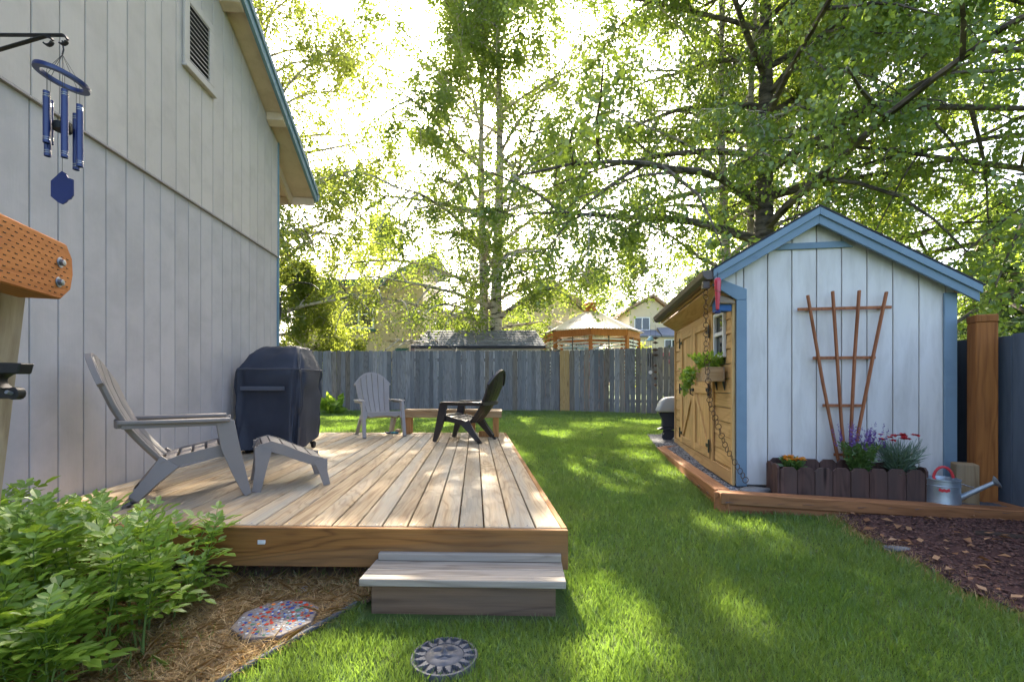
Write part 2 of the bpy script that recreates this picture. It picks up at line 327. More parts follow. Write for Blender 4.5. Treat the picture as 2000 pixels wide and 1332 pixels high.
# outlines on the ground
DECK = [(0.308, 2.558), (-0.13, 7.70), (-3.50, 7.75), (-3.11, 2.66)]
PIPE = [(-0.80, 2.38), (-0.86, 2.27), (-0.95, 2.10), (-1.06, 1.89), (-1.20, 1.62), (-1.36, 1.32), (-1.5, 1.0)]
DIRT = [(-0.72, 2.62), (-0.70, 2.42)] + PIPE + [(-4.2, 1.0), (-3.5, 7.6), (-0.3, 7.5), (0.1, 3.0)]
STEP = [(-0.76, 2.2), (0.28, 2.2), (0.28, 2.6), (-0.76, 2.6)]
BED = [(1.70, 3.70), (3.95, 3.35), (4.6, 7.6), (2.25, 7.6), (2.02, 6.32)]
MULCH = [(2.55, 3.62), (2.50, 3.42), (2.45, 3.13), (2.49, 2.85), (2.44, 2.47), (2.50, 2.24), (2.58, 1.95), (2.8, 1.6), (4.2, 1.4), (4.2, 3.4), (3.9, 3.45)]
def sheet(name, poly, mat, dz, step, rough, seed, zf=lawn_z):
    """a bumpy sheet laid on the ground inside poly"""
    xs = np.arange(min(p[0] for p in poly), max(p[0] for p in poly)+step, step); ys = np.arange(min(p[1] for p in poly), max(p[1] for p in poly)+step, step)
    rs = np.random.RandomState(seed)
    v, q = grid(xs, ys, lambda X, Y: zf(X, Y) + dz + rs.rand(*X.shape)*rough)
    c = v[q].mean(1); ok = inpoly(c[:, 0], c[:, 1], poly); q = q[ok]
    used, inv = np.unique(q, return_inverse=True); return link_mesh(name, np_mesh(name, v[used], inv.reshape(q.shape), mat, True))
tag(sheet('dirt_bed', DIRT, M['dirt'], 0.006, 0.03, 0.012, 1), 'bare dry dirt in front of and under the deck', 'dirt', kind='structure')
tag(sheet('mulch_bed', MULCH, M['mulch'], 0.012, 0.025, 0.02, 2), 'dark red brown mulch bed below the timber edging', 'mulch', kind='structure')
tag(sheet('gravel_bed', BED, M['gravel_base'], 0.0, 0.03, 0.012, 3, lambda X, Y: np.maximum(0.195, lawn_z(X, Y) + 0.012)), 'grey gravel bed around the garden shed', 'gravel', kind='structure')

def blades(n_per, region, poly_in, poly_out, h, w, seed, mat_name, name, lean=0.45, flat=False, segs=2, zf=lawn_z):
    rs = np.random.RandomState(seed); P = []
    for (x0, x1, y0, y1, dens, hs, ws) in region:
        n = int((x1-x0)*(y1-y0)*dens); p = np.stack([rs.uniform(x0, x1, n), rs.uniform(y0, y1, n)], -1)
        vis = np.abs(p[:, 0]) < p[:, 1]*1.17 + 0.35; p = p[vis]
        ok = np.ones(len(p), bool)
        for po in poly_out: ok &= ~inpoly(p[:, 0], p[:, 1], po)
        if poly_in: ok &= inpoly(p[:, 0], p[:, 1], poly_in)
        p = p[ok]; P.append(np.concatenate([p, np.full((len(p), 1), hs), np.full((len(p), 1), ws)], 1))
    P = np.concatenate(P); n = len(P); x, y = P[:, 0], P[:, 1]; z = zf(x, y)
    clump = np.sin(x*9.1+np.sin(y*7.3)*1.5)*np.cos(y*8.3+np.sin(x*6.1)*1.7)
    H = h*P[:, 2]*(0.55+0.75*rs.rand(n))*(1+0.22*clump); Wd = w*P[:, 3]*(0.7+0.6*rs.rand(n)); a = rs.rand(n)*2*np.pi; b = rs.rand(n)*2*np.pi
    L = H*lean*(0.3+1.3*rs.rand(n))
    if flat: L = H*(0.8+0.6*rs.rand(n)); H = H*(0.10+0.55*rs.rand(n)**1.5); z = z + 0.018*rs.rand(n)
    base = np.stack([x, y, z+(.012 if flat else -0.004)], -1); side = np.stack([np.cos(a), np.sin(a), 0*a], -1)*Wd[:, None]/2; ln = np.stack([np.cos(b)*L, np.sin(b)*L, 0*L], -1); up = np.stack([0*H, 0*H, H], -1)
    mid = base + up*0.55 + ln*0.3; tip = base + up + ln
    vs = np.stack([base-side, base+side, mid+side*0.8, tip, mid-side*0.8], 1).reshape(-1, 3)
    # a quad and a triangle written as two quads is dearer: use one 5-gon per blade
    i = np.arange(n)[:, None]*5; f = i + np.array([[0, 1, 2, 3, 4]])
    return link_mesh(name, np_mesh(name, vs, f, M[mat_name]))
G = blades(None, [(-2.2, 3.9, 1.45, 2.9, 15000, 1, 1), (0, 4.3, 2.9, 4.6, 9500, 1, 1.15), (-0.2, 3.6, 4.6, 7.5, 4500, 1.05, 1.7), (-6, 7, 7.5, 10.5, 1900, 1.1, 2.6), (-8, 7, 10.5, 13.9, 1100, 1.2, 3.6)],
           None, [DECK, DIRT, STEP, BED, MULCH, [(-.286+.128*math.cos(a), 1.925+.128*math.sin(a)) for a in np.linspace(0, 6.28, 20)]], 0.042, 0.0032, 11, 'grass', 'lawn_grass')
tag(G, 'short green grass blades covering the back lawn', 'grass', kind='stuff')
St = blades(None, [(-2.6, -0.7, 1.2, 2.62, 11000, 1, 1)], DIRT, [[(-1.13+.175*math.cos(a), 2.185+.175*math.sin(a)) for a in np.linspace(0, 6.28, 16)]], 0.085, 0.0030, 12, 'straw', 'dry_straw', flat=True)
tag(St, 'matted tan dry grass beside the mosaic stepping stone', 'dry grass', kind='stuff')
Wd = blades(None, [(-2.2, -0.7, 2.45, 2.75, 900, 1, 1), (-2.4, -1.35, 1.3, 2.1, 700, 1.6, 1)], DIRT, [], 0.055, 0.006, 13, 'grass', 'weeds')
tag(Wd, 'sparse green weeds under the front edge of the deck', 'weeds', kind='stuff')
# rough longer fringe of grass along the edges
def fringe(path, n, spread, h, mat, seed, name, label, cat):
    rs = np.random.RandomState(seed); pts = np.array(path); seg = rs.randint(0, len(pts)-1, n); t = rs.rand(n)[:, None]
    p = pts[seg]*(1-t)+pts[seg+1]*t + rs.randn(n, 2)*spread; z = lawn_z(p[:, 0], p[:, 1]); a = rs.rand(n)*6.28; b = rs.rand(n)*6.28
    H = h*(0.5+rs.rand(n)); L = H*0.8*rs.rand(n); w = 0.0017
    base = np.column_stack([p, z]); s = np.column_stack([np.cos(a)*w, np.sin(a)*w, 0*a]); mid = base+np.column_stack([np.cos(b)*L*.3, np.sin(b)*L*.3, H*.6]); tip = base+np.column_stack([np.cos(b)*L, np.sin(b)*L, H])
    vs = np.stack([base-s, base+s, mid+s*.8, tip, mid-s*.8], 1).reshape(-1, 3); f = np.arange(n)[:, None]*5+np.arange(5)[None]
    return tag(link_mesh(name, np_mesh(name, vs, f, M[mat])), label, cat, kind='stuff')
fringe([(2.55, 3.62), (2.50, 3.42), (2.45, 3.13), (2.49, 2.85), (2.44, 2.47), (2.50, 2.24), (2.58, 1.95)], 1500, 0.05, 0.035, 'straw', 5, 'lawn_edge_straw', 'yellowed grass along the edge of the mulch', 'dry grass')
def gravel(poly, n, r0, r1, zf, mat, seed, name, squash=0.7):
    rs = np.random.RandomState(seed); bm = bmesh.new(); bmesh.ops.create_icosphere(bm, subdivisions=1, radius=1)
    bv = np.array([v.co[:] for v in bm.verts]); bf = np.array([[v.index for v in f.verts] for f in bm.faces]); bm.free()
    a = np.array(poly); P = []
    while len(P) < n:
        x = rs.uniform(a[:, 0].min(), a[:, 0].max(), 4000); y = rs.uniform(a[:, 1].min(), a[:, 1].max(), 4000); ok = inpoly(x, y, poly); P += list(zip(x[ok], y[ok]))
    P = np.array(P[:n]); s = rs.uniform(r0, r1, (n, 1, 1))*np.array([1, 1, squash])*(0.7+0.6*rs.rand(n, 1, 3)); vv = bv[None]*(0.85+0.3*rs.rand(n, len(bv), 1))*s
    th = rs.rand(n)*6.28; c, sn = np.cos(th)[:, None], np.sin(th)[:, None]; vx = vv[..., 0]*c-vv[..., 1]*sn; vy = vv[..., 0]*sn+vv[..., 1]*c
    z = zf(P[:, 0], P[:, 1])[:, None] + vv[..., 2]; vs = np.stack([vx+P[:, :1], vy+P[:, 1:], z], -1).reshape(-1, 3); f = (bf[None]+np.arange(n)[:, None, None]*len(bv)).reshape(-1, 3)
    return link_mesh(name, np_mesh(name, vs, f, mat))
def islandmat(name, cols, rough=0.85, stops=None):
    m, nt, nd, lk, b = newmat(name); g = nd.new('ShaderNodeNewGeometry'); r = ramp(nd, [(i/max(1, len(cols)-1) if not stops else stops[i], c) for i, c in enumerate(cols)])
    if stops: r.color_ramp.interpolation = 'CONSTANT'
    lk.new(g.outputs['Random Per Island'], r.inputs[0]); lk.new(r.outputs[0], b.inputs['Base Color']); b.inputs['Roughness'].default_value = rough; return m
M['pebble'] = islandmat('pebbles', [(0.06, 0.06, 0.065), (0.20, 0.20, 0.21), (0.36, 0.35, 0.34)])
M['chip'] = islandmat('bark chips', [(0.035, 0.018, 0.014), (0.10, 0.045, 0.035), (0.17, 0.085, 0.06)])
M['fallen'] = leafmat('fallen leaf', [(0.22, 0.10, 0.045), (0.36, 0.19, 0.09), (0.46, 0.28, 0.16)], (0.4, 0.2, 0.08), 0.2, 0.05)
tag(gravel([(1.78, 3.78), (3.3, 3.56), (3.3, 4.1), (2.06, 4.3), (2.42, 6.7), (2.1, 6.7)], 5200, 0.007, 0.015, lambda x, y: np.maximum(0.195, lawn_z(x, y)+0.012)+0.012, M['pebble'], 21, 'gravel_pebbles'), 'loose grey pebbles between the timber edging and the shed', 'gravel', kind='stuff')
tag(gravel(MULCH, 8500, 0.004, 0.0135, lambda x, y: lawn_z(x, y)+0.026, M['chip'], 22, 'mulch_chips', 0.35), 'dark red brown bark chips of the mulch bed', 'mulch', kind='stuff')
def scatter_leaves(poly, n, size, seed, name):
    rs = np.random.RandomState(seed); a = np.array(poly); x = rs.uniform(a[:, 0].min(), a[:, 0].max(), n*6); y = rs.uniform(a[:, 1].min(), a[:, 1].max(), n*6); ok = inpoly(x, y, poly); x = x[ok][:n]; y = y[ok][:n]; n = len(x)
    th = rs.rand(n)*6.28; L = size*(0.5+0.8*rs.rand(n)); z = lawn_z(x, y)+0.045; d = np.column_stack([np.cos(th), np.sin(th), 0*th]); s = np.column_stack([-np.sin(th), np.cos(th), 0*th]); c = np.column_stack([x, y, z])
    h = lambda k: np.column_stack([0*x, 0*x, k*L*rs.rand(n)])
    vs = np.stack([c, c+d*L[:, None]*.4+s*L[:, None]*.32+h(.35), c+d*L[:, None]+h(.25), c+d*L[:, None]*.4-s*L[:, None]*.32+h(.35)], 1).reshape(-1, 3)
    return link_mesh(name, np_mesh(name, vs, np.arange(4*n).reshape(-1, 4), M['fallen']))
tag(scatter_leaves(MULCH, 170, 0.06, 31, 'fallen_leaves'), 'dry brown leaves scattered over the mulch', 'leaves', kind='stuff')

# ------------------------------------------------------------------ house at the left
DZ = 0.35                                    # deck level
RZ = math.atan(-HD)                          # +: turned to the left
house = thing('house', 'tall taupe house wall of grooved vertical siding beside the deck', 'house', (-2.90, 0, 0), RZ)
# local frame: y along the wall (away from the camera), x out of the wall, wall face at x=0
YC = 6.62; BELT = 3.01; PK = 2.2; ZE = 4.66; SL = 0.57
def soff(y): return ZE + SL*(YC - y) if y > PK else ZE + SL*(YC - PK) - SL*(PK - y)
MB().box(-7, -0.02, -2.2, YC-0.01, 0.0, 4.6).build('wall_core', M['groove'], house)
MB().prism([(-2.2, 4.6), (YC-0.01, 4.6), (PK, soff(PK)-0.02)], 'x', -7, -0.02).build('gable_core', M['groove'], house)
pitch = 0.2035; k = 0; y1 = YC
while y1 > -2.0:
    y0 = y1 - pitch; a, b = y0+0.004, y1-0.004
    MB().box(-0.018, 0.0, a, b, 0.30, BELT-0.012).build('siding_board', M['siding'], house, bevel=0.003)
    if soff(b) > BELT+0.1 and y0 > 1.0: MB().prism([(a, BELT+0.012), (b, BELT+0.012), (b, soff(b)-0.005), (a, soff(a)-0.005)], 'x', -0.010, 0.010).build('siding_board', M['siding_up'], house, bevel=0.003)
    y1 = y0
MB().prism([(0.0, BELT-0.014), (0.026, BELT-0.012), (0.026, BELT-0.004), (0.008, BELT+0.014), (0.0, BELT+0.014)], 'y', -2.0, YC+0.005).build('belt_flashing', M['groove'], house)
MB().box(-0.09, 0.024, YC-0.012, YC+0.022, 0.32, ZE).build('corner_trim', M['teal'], house, bevel=0.004)
# gable vent
vent = MB(); VY0, VY1, VZ0, VZ1 = 4.47, 4.98, 4.30, 5.05; t = 0.085
vent.box(0.012, 0.034, VY0, VY1, VZ0, VZ0+t).box(0.012, 0.034, VY0, VY1, VZ1-t, VZ1).box(0.012, 0.034, VY0, VY0+t, VZ0+t, VZ1-t).box(0.012, 0.034, VY1-t, VY1, VZ0+t, VZ1-t)
vo = vent.build('gable_vent', M['siding_up'], house, bevel=0.003)
MB().box(0.011, 0.013, VY0+t, VY1-t, VZ0+t, VZ1-t).build('vent_back', M['dark'], vo)
nsl = 12
for i in range(nsl):
    z = VZ0+t+0.02+(VZ1-VZ0-2*t-0.03)*i/(nsl-1)
    MB().hexa([(0.014, VY0+t, z+.012), (0.032, VY0+t, z-.014), (0.032, VY1-t, z-.014), (0.014, VY1-t, z+.012)], [(0.014, VY0+t, z+.018), (0.032, VY0+t, z-.008), (0.032, VY1-t, z-.008), (0.014, VY1-t, z+.018)]).build('vent_slat', M['siding_up'], vo)
MB().box(0.012, 0.06, VY0-0.01, VY1+0.01, VZ0-0.022, VZ0).build('vent_sill', M['siding_up'], vo, bevel=0.003)
# roof with rake overhang
OV = 0.235; YE = 7.46; c0 = soff(PK); ze = ZE + SL*(YC - YE)
rf = MB().hexa([(-7, PK, c0+.02), (OV, PK, c0+.02), (OV, YE, ze+.02), (-7, YE, ze+.02)], [(-7, PK, c0+.16), (OV, PK, c0+.16), (OV, YE, ze+.16), (-7, YE, ze+.16)])
rf.hexa([(-7, -3.06, soff(-3.06)+.02), (OV, -3.06, soff(-3.06)+.02), (OV, PK, c0+.02), (-7, PK, c0+.02)], [(-7, -3.06, soff(-3.06)+.16), (OV, -3.06, soff(-3.06)+.16), (OV, PK, c0+.16), (-7, PK, c0+.16)])
roof = rf.build('roof', M['cream'], house)
MB().hexa([(-7, PK, c0+.165), (OV+.05, PK, c0+.165), (OV+.05, YE+.03, ze+.15), (-7, YE+.03, ze+.15)], [(-7, PK, c0+.185), (OV+.05, PK, c0+.185), (OV+.05, YE+.03, ze+.172), (-7, YE+.03, ze+.172)]).build('shingles', M['shingle'], roof)
def rake(x0, x1, zb, zt, name, m, ya=PK, yb=YE):
    MB().hexa([(x0, ya, soff(ya)+zb), (x1, ya, soff(ya)+zb), (x1, yb, soff(yb)+zb), (x0, yb, soff(yb)+zb)], [(x0, ya, soff(ya)+zt), (x1, ya, soff(ya)+zt), (x1, yb, soff(yb)+zt), (x0, yb, soff(yb)+zt)]).build(name, m, roof, bevel=0.003)
rake(OV+.001, OV+.040, -0.045, 0.155, 'rake_fascia', M['teal']); rake(OV+.041, OV+.060, 0.075, 0.16, 'rake_trim', M['teal'], PK, YE+.012)
for yy in (1.4, 3.0, 4.05, 5.1, 6.25):
    MB().hexa([(0.012, yy, soff(yy)-.085), (OV, yy, soff(yy)-.085), (OV, yy+.09, soff(yy+.09)-.085), (0.012, yy+.09, soff(yy+.09)-.085)], [(0.012, yy, soff(yy)+.018), (OV, yy, soff(yy)+.018), (OV, yy+.09, soff(yy+.09)+.018), (0.012, yy+.09, soff(yy+.09)+.018)]).build('lookout', M['cream'], roof, bevel=0.003)
MB().bar((-0.12, YC+.03, soff(YC)-.05), (-0.12, YE-.04, soff(YE)-.05), 0.045, 0.12).build('rafter_tail', M['cream'], roof, bevel=0.003)
MB().box(-7, OV-.002, YE-.035, YE-.002, ze-.10, ze+.018).build('eave_fascia', M['cream'], roof, bevel=0.003)
gp = [(YE+.0, ze+.10), (YE+.0, ze+.0), (YE+.05, ze-.01), (YE+.085, ze+.04), (YE+.095, ze+.10)]
MB().prism(gp, 'x', -7, OV+.05).build('gutter', M['teal'], roof)
# iron plant hook on the far corner of the house
hk = thing('plant_hook', 'thin black curved plant hook on the far corner of the house', 'hook', (-3.41, 6.64, 0), RZ)
pts = [(0.035, 0.0, 2.15), (0.035, 0.0, 2.40)] + [(0.035+0.30*(1-math.cos(a)), 0.0, 2.40+0.25*math.sin(a)) for a in np.linspace(0.1, 2.5, 12)]
MB().tube(pts, 0.009, 6).build('arm', M['iron'], hk, smooth=True); MB().box(0.024, 0.034, -0.02, 0.02, 2.1, 2.35).build('plate', M['iron'], hk)

# ------------------------------------------------------------------ deck
deck = thing('deck', 'low wooden deck of weathered boards along the house wall', 'deck', (0, 0, 0))
def fy(x): return 2.558 + (0.308 - x)*0.0305
def by(x): return 7.70
RXF = 0.308
def seam(x0, y): return x0 + (y-2.6)*(-0.081)          # seams run with the house
p = 0.1455; x1 = RXF - 0.036
while x1 > -3.15:
    x0 = x1 - p + 0.0085
    def c(x, y): return (seam(x, y), y, 0)
    if x0 < -3.09: x0 = -3.10
    if x1 - x0 < 0.03: break
    ya, yb = fy(x0), fy(x1); cx = (x0+x1)/2
    b4 = [Vector((seam(x0, ya), ya, 0)), Vector((seam(x1, yb), yb, 0)), Vector((seam(x1, 7.70), 7.70, 0)), Vector((seam(x0, 7.70), 7.70, 0))]
    org = Vector((cx, 2.6, DZ)); ang = math.atan(0.081); Rm = Matrix.Rotation(-ang, 3, 'Z'); dz = random.uniform(-.002, .002)
    bl = [Rm @ (q - Vector((cx, 2.6, 0))) for q in b4]
    MB().hexa([(q.x, q.y, -.038+dz) for q in bl], [(q.x, q.y, dz) for q in bl]).build('deck_board', M['deck'], deck, bevel=0.004, loc=org, rot=(0, 0, ang))
    # screw heads at the front end
    x1 = x0 - 0.0085
ang_f = math.atan(-0.0305); Lf = 3.42
MB().box(-Lf, 0, -0.040, -0.002, -0.222, -0.004).build('front_fascia', M['deck_rim'], deck, bevel=0.004, loc=(RXF+.004, fy(RXF)-.001, DZ), rot=(0, 0, ang_f))
MB().box(0, 5.14, 0.0, 0.036, -0.215, -0.001).build('side_rim', M['deck_rim'], deck, bevel=0.004, loc=(RXF+.003, 2.56, DZ), rot=(0, 0, R(90)+math.atan(0.081)))
for i, (xx, yy) in enumerate([(-0.15, 3.3), (-1.5, 3.3), (-2.8, 3.3), (-0.3, 5.2), (-1.6, 5.2), (-3.0, 5.2)]):
    MB().box(xx-.05, xx+.05, yy-.05, yy+.05, -0.02, DZ-.04).build('support_post', M['deck_rim'], deck)
for yy in (3.2, 4.4, 5.6, 6.8): MB().box(seam(-3.05, yy), seam(0.2, yy), yy, yy+.04, DZ-.18, DZ-.039).build('joist', M['deck_rim'], deck)
bk = MB().box(-0.02, 0.02, -0.006, 0, -0.012, 0.012).box(0.0, 0.024, -0.012, -.004, -0.006, 0.012)
bk.build('metal_bracket', M['white'], deck, loc=(-1.415, fy(-1.415)-0.038, DZ-.085))
scr = MB().lathe([(0.005, 0), (0.004, .002), (0.0, .0025)], 6).mesh('screw', M['bolt'])
x1 = RXF - 0.036
for i in range(21):
    for dx in (-0.035, 0.035):
        xx = x1 - p*(i+.5) + dx; link_mesh('screw', scr, deck, (xx, fy(xx)+.03, DZ))
# step
st = thing('deck_step', 'grey weathered wooden step below the front of the deck', 'step', (-0.25, 2.52, 0), ang_f)
MB().box(-0.455, 0.475, -0.235, -0.197, -0.02, 0.142).build('riser', M['riser'], st, bevel=0.004)
MB().box(-0.510, 0.525, -0.258, -0.122, 0.143, 0.180).build('tread_board', M['step_wood'], st, bevel=0.004)
MB().box(-0.508, 0.523, -0.117, 0.012, 0.143, 0.180).build('tread_board', M['step_wood'], st, bevel=0.004)
MB().box(-0.490, 0.520, -0.020, 0.014, 0.181, 0.222).build('cleat', M['step_wood'], st, bevel=0.004)
for sx in (-0.44, 0.44): MB().box(sx-.018, sx+.018, -0.196, 0.0, -0.02, 0.142).build('side_board', M['riser'], st)
# L-shaped bench at the back of the deck
be = thing('deck_bench', 'low L-shaped plank bench at the back of the deck', 'bench', (-0.95, 7.55, DZ))
MB().box(-0.82, 0.78, -0.16, -0.02, 0.36, 0.40).build('seat_board', M['bench'], be, bevel=0.004)
MB().box(-0.82, 0.78, -0.015, 0.125, 0.36, 0.40).build('seat_board', M['bench'], be, bevel=0.004)
MB().box(-0.80, 0.76, -0.14, -0.105, 0.27, 0.36).build('apron', M['bench'], be, bevel=0.003)
MB().box(0.42, 0.60, -0.56, -0.165, 0.36, 0.40).build('seat_board', M['bench'], be, bevel=0.004)
MB().box(0.605, 0.79, -0.56, -0.165, 0.36, 0.40).build('seat_board', M['bench'], be, bevel=0.004)
MB().box(0.42, 0.79, -0.575, -0.562, 0.30, 0.40).build('apron', M['bench'], be, bevel=0.003)
M['bench_leg'] = wood('bench leg orange', (0.52, 0.27, 0.10), (0.28, 0.12, 0.04), (0.42, 0.25, 0.12), 'Z', 8, 0.1)
for x, y in ((-0.76, -0.06), (0.30, -0.04), (0.70, -0.50), (-0.76, 0.07), (0.68, 0.05)):
    MB().box(x-.045, x+.045, y-.045, y+.045, 0, 0.36).build('leg', M['bench_leg'], be, bevel=0.004)
MB().box(0.44, 0.63, -0.54, -0.50, 0.0, 0.09).build('brace', M['bench_leg'], be, bevel=0.003)

# ------------------------------------------------------------------ resin chairs
def face(fx, fy_): return math.atan2(-fx, fy_)
def back_pt(t):      # profile of the backrest from seat to top (y,z)
    P = [(-0.10, 0.27), (-0.185, 0.375), (-0.275, 0.50), (-0.345, 0.64), (-0.405, 0.80), (-0.455, 1.0)]
    f = t*(len(P)-1); i = min(int(f), len(P)-2); g = f-i
    return (P[i][0]*(1-g)+P[i+1][0]*g, P[i][1]*(1-g)+P[i+1][1]*g)
def adirondack(label, m, loc, rz, group='adirondack chairs on the deck'):
    t = thing('adirondack_chair', label, 'chair', loc, rz, group)
    n = 6
    for i in range(n):                                        # fan of back slats, each curved and arched on top
        u0 = (i-n/2)/(n/2)+0.012; u1 = (i+1-n/2)/(n/2)-0.012; um = (u0+u1)/2
        top = 1.0 - 0.20*abs(um)**2.2; rows = 11; vs = []; fs = []
        for side in (0, 1):
            for j in range(rows+1):
                tt = top*j/rows; y, z = back_pt(tt); hw = 0.205 + 0.075*min(1, tt*1.25); 
                for u in (u0, u1):
                    tu = tt
                    if j == rows: tu = 1.0 - 0.20*abs(u)**2.2; y, z = back_pt(min(1, tu))
                    cur = 0.045*(1-u*u); vs.append((u*hw, y - cur + (0.012 if side == 0 else -0.012), z + (0.006 if side == 0 else -0.006)))
        nn = 2*(rows+1)
        for j in range(rows):
            a = 2*j; fs += [(a, a+1, a+3, a+2), (nn+a+1, nn+a, nn+a+2, nn+a+3), (a, a+2, nn+a+2, nn+a), (a+1, nn+a+1, nn+a+3, a+3)]
        fs += [(0, nn, nn+1, 1), (2*rows, 2*rows+1, nn+2*rows+1, nn+2*rows)]
        MB().add(vs, fs).build('back_slat', m, t, bevel=0.004, smooth=True)
    def arc(tt, hw, drop, off): 
        out = []
        for u in np.linspace(-1, 1, 13):
            y, z = back_pt(min(1, tt-drop*abs(u)**2.2)); out.append((u*hw, y-0.045*(1-u*u)+off, z))
        return out
    MB().sweep(arc(1.0, 0.292, 0.20, -0.010), 0.03, 0.034, (0, 1, 0.3)).build('back_rim', m, t, smooth=True)
    MB().sweep(arc(0.46, 0.285, 0.0, -0.028), 0.024, 0.05, (0, 0, 1)).build('back_band', m, t, smooth=True)
    for i in range(5):                                        # seat slats
        f = i/4; y = 0.265-0.33*f; z = 0.385-0.085*f - 0.012*math.sin(math.pi*f)
        MB().hexa([(-.245, y-.033, z-.030), (.245, y-.033, z-.030), (.245, y+.033, z-.016), (-.245, y+.033, z-.016)], [(-.245, y-.033, z-.006), (.245, y-.033, z-.006), (.245, y+.033, z+.008), (-.245, y+.033, z+.008)]).build('seat_slat', m, t, bevel=0.006, seg=2, smooth=True)
    MB().prism([(-.25, .385), (-.25, .33), (-.19, .30), (-.12, .318), (0, .325), (.12, .318), (.19, .30), (.25, .33), (.25, .385)], 'y', .300, .322).build('front_apron', m, t, bevel=0.003)
    for s in (-1, 1):
        MB().sweep([(s*.265, .325, .345), (s*.265, .15, .315), (s*.265, 0, .285), (s*.265, -.10, .24)], .03, [.10, .075, .07, .085], (0, 0, 1)).build('side_rail', m, t, smooth=True)
        MB().sweep([(s*.265, -.06, .28), (s*.270, -.15, .17), (s*.275, -.25, .05), (s*.278, -.285, 0.006), (s*.278, -.31, 0.004)], [.035, .05, .05, .05, .05], [.13, .085, .062, .05, .018], (0, 1, .9)).build('rear_leg', m, t, smooth=True)
        MB().sweep([(s*.300, .255, .545), (s*.300, .285, .36), (s*.302, .34, .17), (s*.305, .385, .03), (s*.305, .40, 0.004)], [.035, .05, .05, .045, .05], [.11, .115, .085, .055, .045], (0, 1, .2)).build('front_leg', m, t, bevel=0.003, smooth=True)
        MB().prism([(s*.24, -.33), (s*.325, -.33), (s*.355, -.05), (s*.360, .22), (s*.345, .285), (s*.265, .285), (s*.25, .22), (s*.262, -.05)], 'z', .543, .567).build('arm', m, t, bevel=0.007, seg=2, smooth=True)
        MB().sweep([(s*.31, -.31, .53), (s*.31, 0, .53), (s*.31, .24, .53)], .012, .03, (0, 0, 1)).build('arm_rib', m, t)
    return t
adirondack('taupe plastic adirondack chair turned toward the footstool, back to the house wall', M['resin'], (-2.43, 3.36, DZ), face(0.83, 0.56))
adirondack('light taupe plastic adirondack chair between the covered grill and the bench', M['resin_light'], (-2.14, 7.30, DZ), face(0.50, -0.866))
adirondack('black plastic adirondack chair in front of the low bench', M['resin_black'], (-0.62, 6.58, DZ), face(-0.945, 0.33))
def footstool(label, m, loc, rz):
    t = thing('footstool', label, 'footstool', loc, rz)
    prof = [(-.23, .30), (-.20, .355), (-.14, .368), (-.05, .335), (.05, .285), (.15, .24), (.23, .215), (.25, .19)]
    for i in range(len(prof)-1):
        (y0, z0), (y1, z1) = prof[i], prof[i+1]
        if i in (0, 6): 
            pass
        d = Vector((y1-y0, z1-z0)); d.normalize(); e = .005
        MB().hexa([(-.235, y0+d.x*e, z0+d.y*e-.02), (.235, y0+d.x*e, z0+d.y*e-.02), (.235, y1-d.x*e, z1-d.y*e-.02), (-.235, y1-d.x*e, z1-d.y*e-.02)], [(-.235, y0+d.x*e, z0+d.y*e), (.235, y0+d.x*e, z0+d.y*e), (.235, y1-d.x*e, z1-d.y*e), (-.235, y1-d.x*e, z1-d.y*e)]).build('top_slat', m, t, bevel=0.004)
    for s in (-1, 1):
        MB().sweep([(s*.25, y, z-.035) for y, z in prof], .028, [.05, .07, .08, .075, .07, .07, .07, .05], (0, 0, 1)).build('side_rail', m, t, smooth=True)
        MB().sweep([(s*.25, -.185, .33), (s*.257, -.205, .17), (s*.265, -.235, 0.0)], [.035, .042, .04], [.12, .075, .06], (0, 1, .2)).build('leg', m, t, smooth=True)
        MB().sweep([(s*.25, .215, .20), (s*.255, .235, .10), (s*.26, .26, 0.0)], [.035, .04, .04], [.10, .06, .05], (0, 1, .2)).build('leg', m, t, smooth=True)
footstool('taupe plastic footstool with sloping slatted top in front of the chair', M['resin'], (-1.85, 3.76, DZ), face(0.86, 0.51))

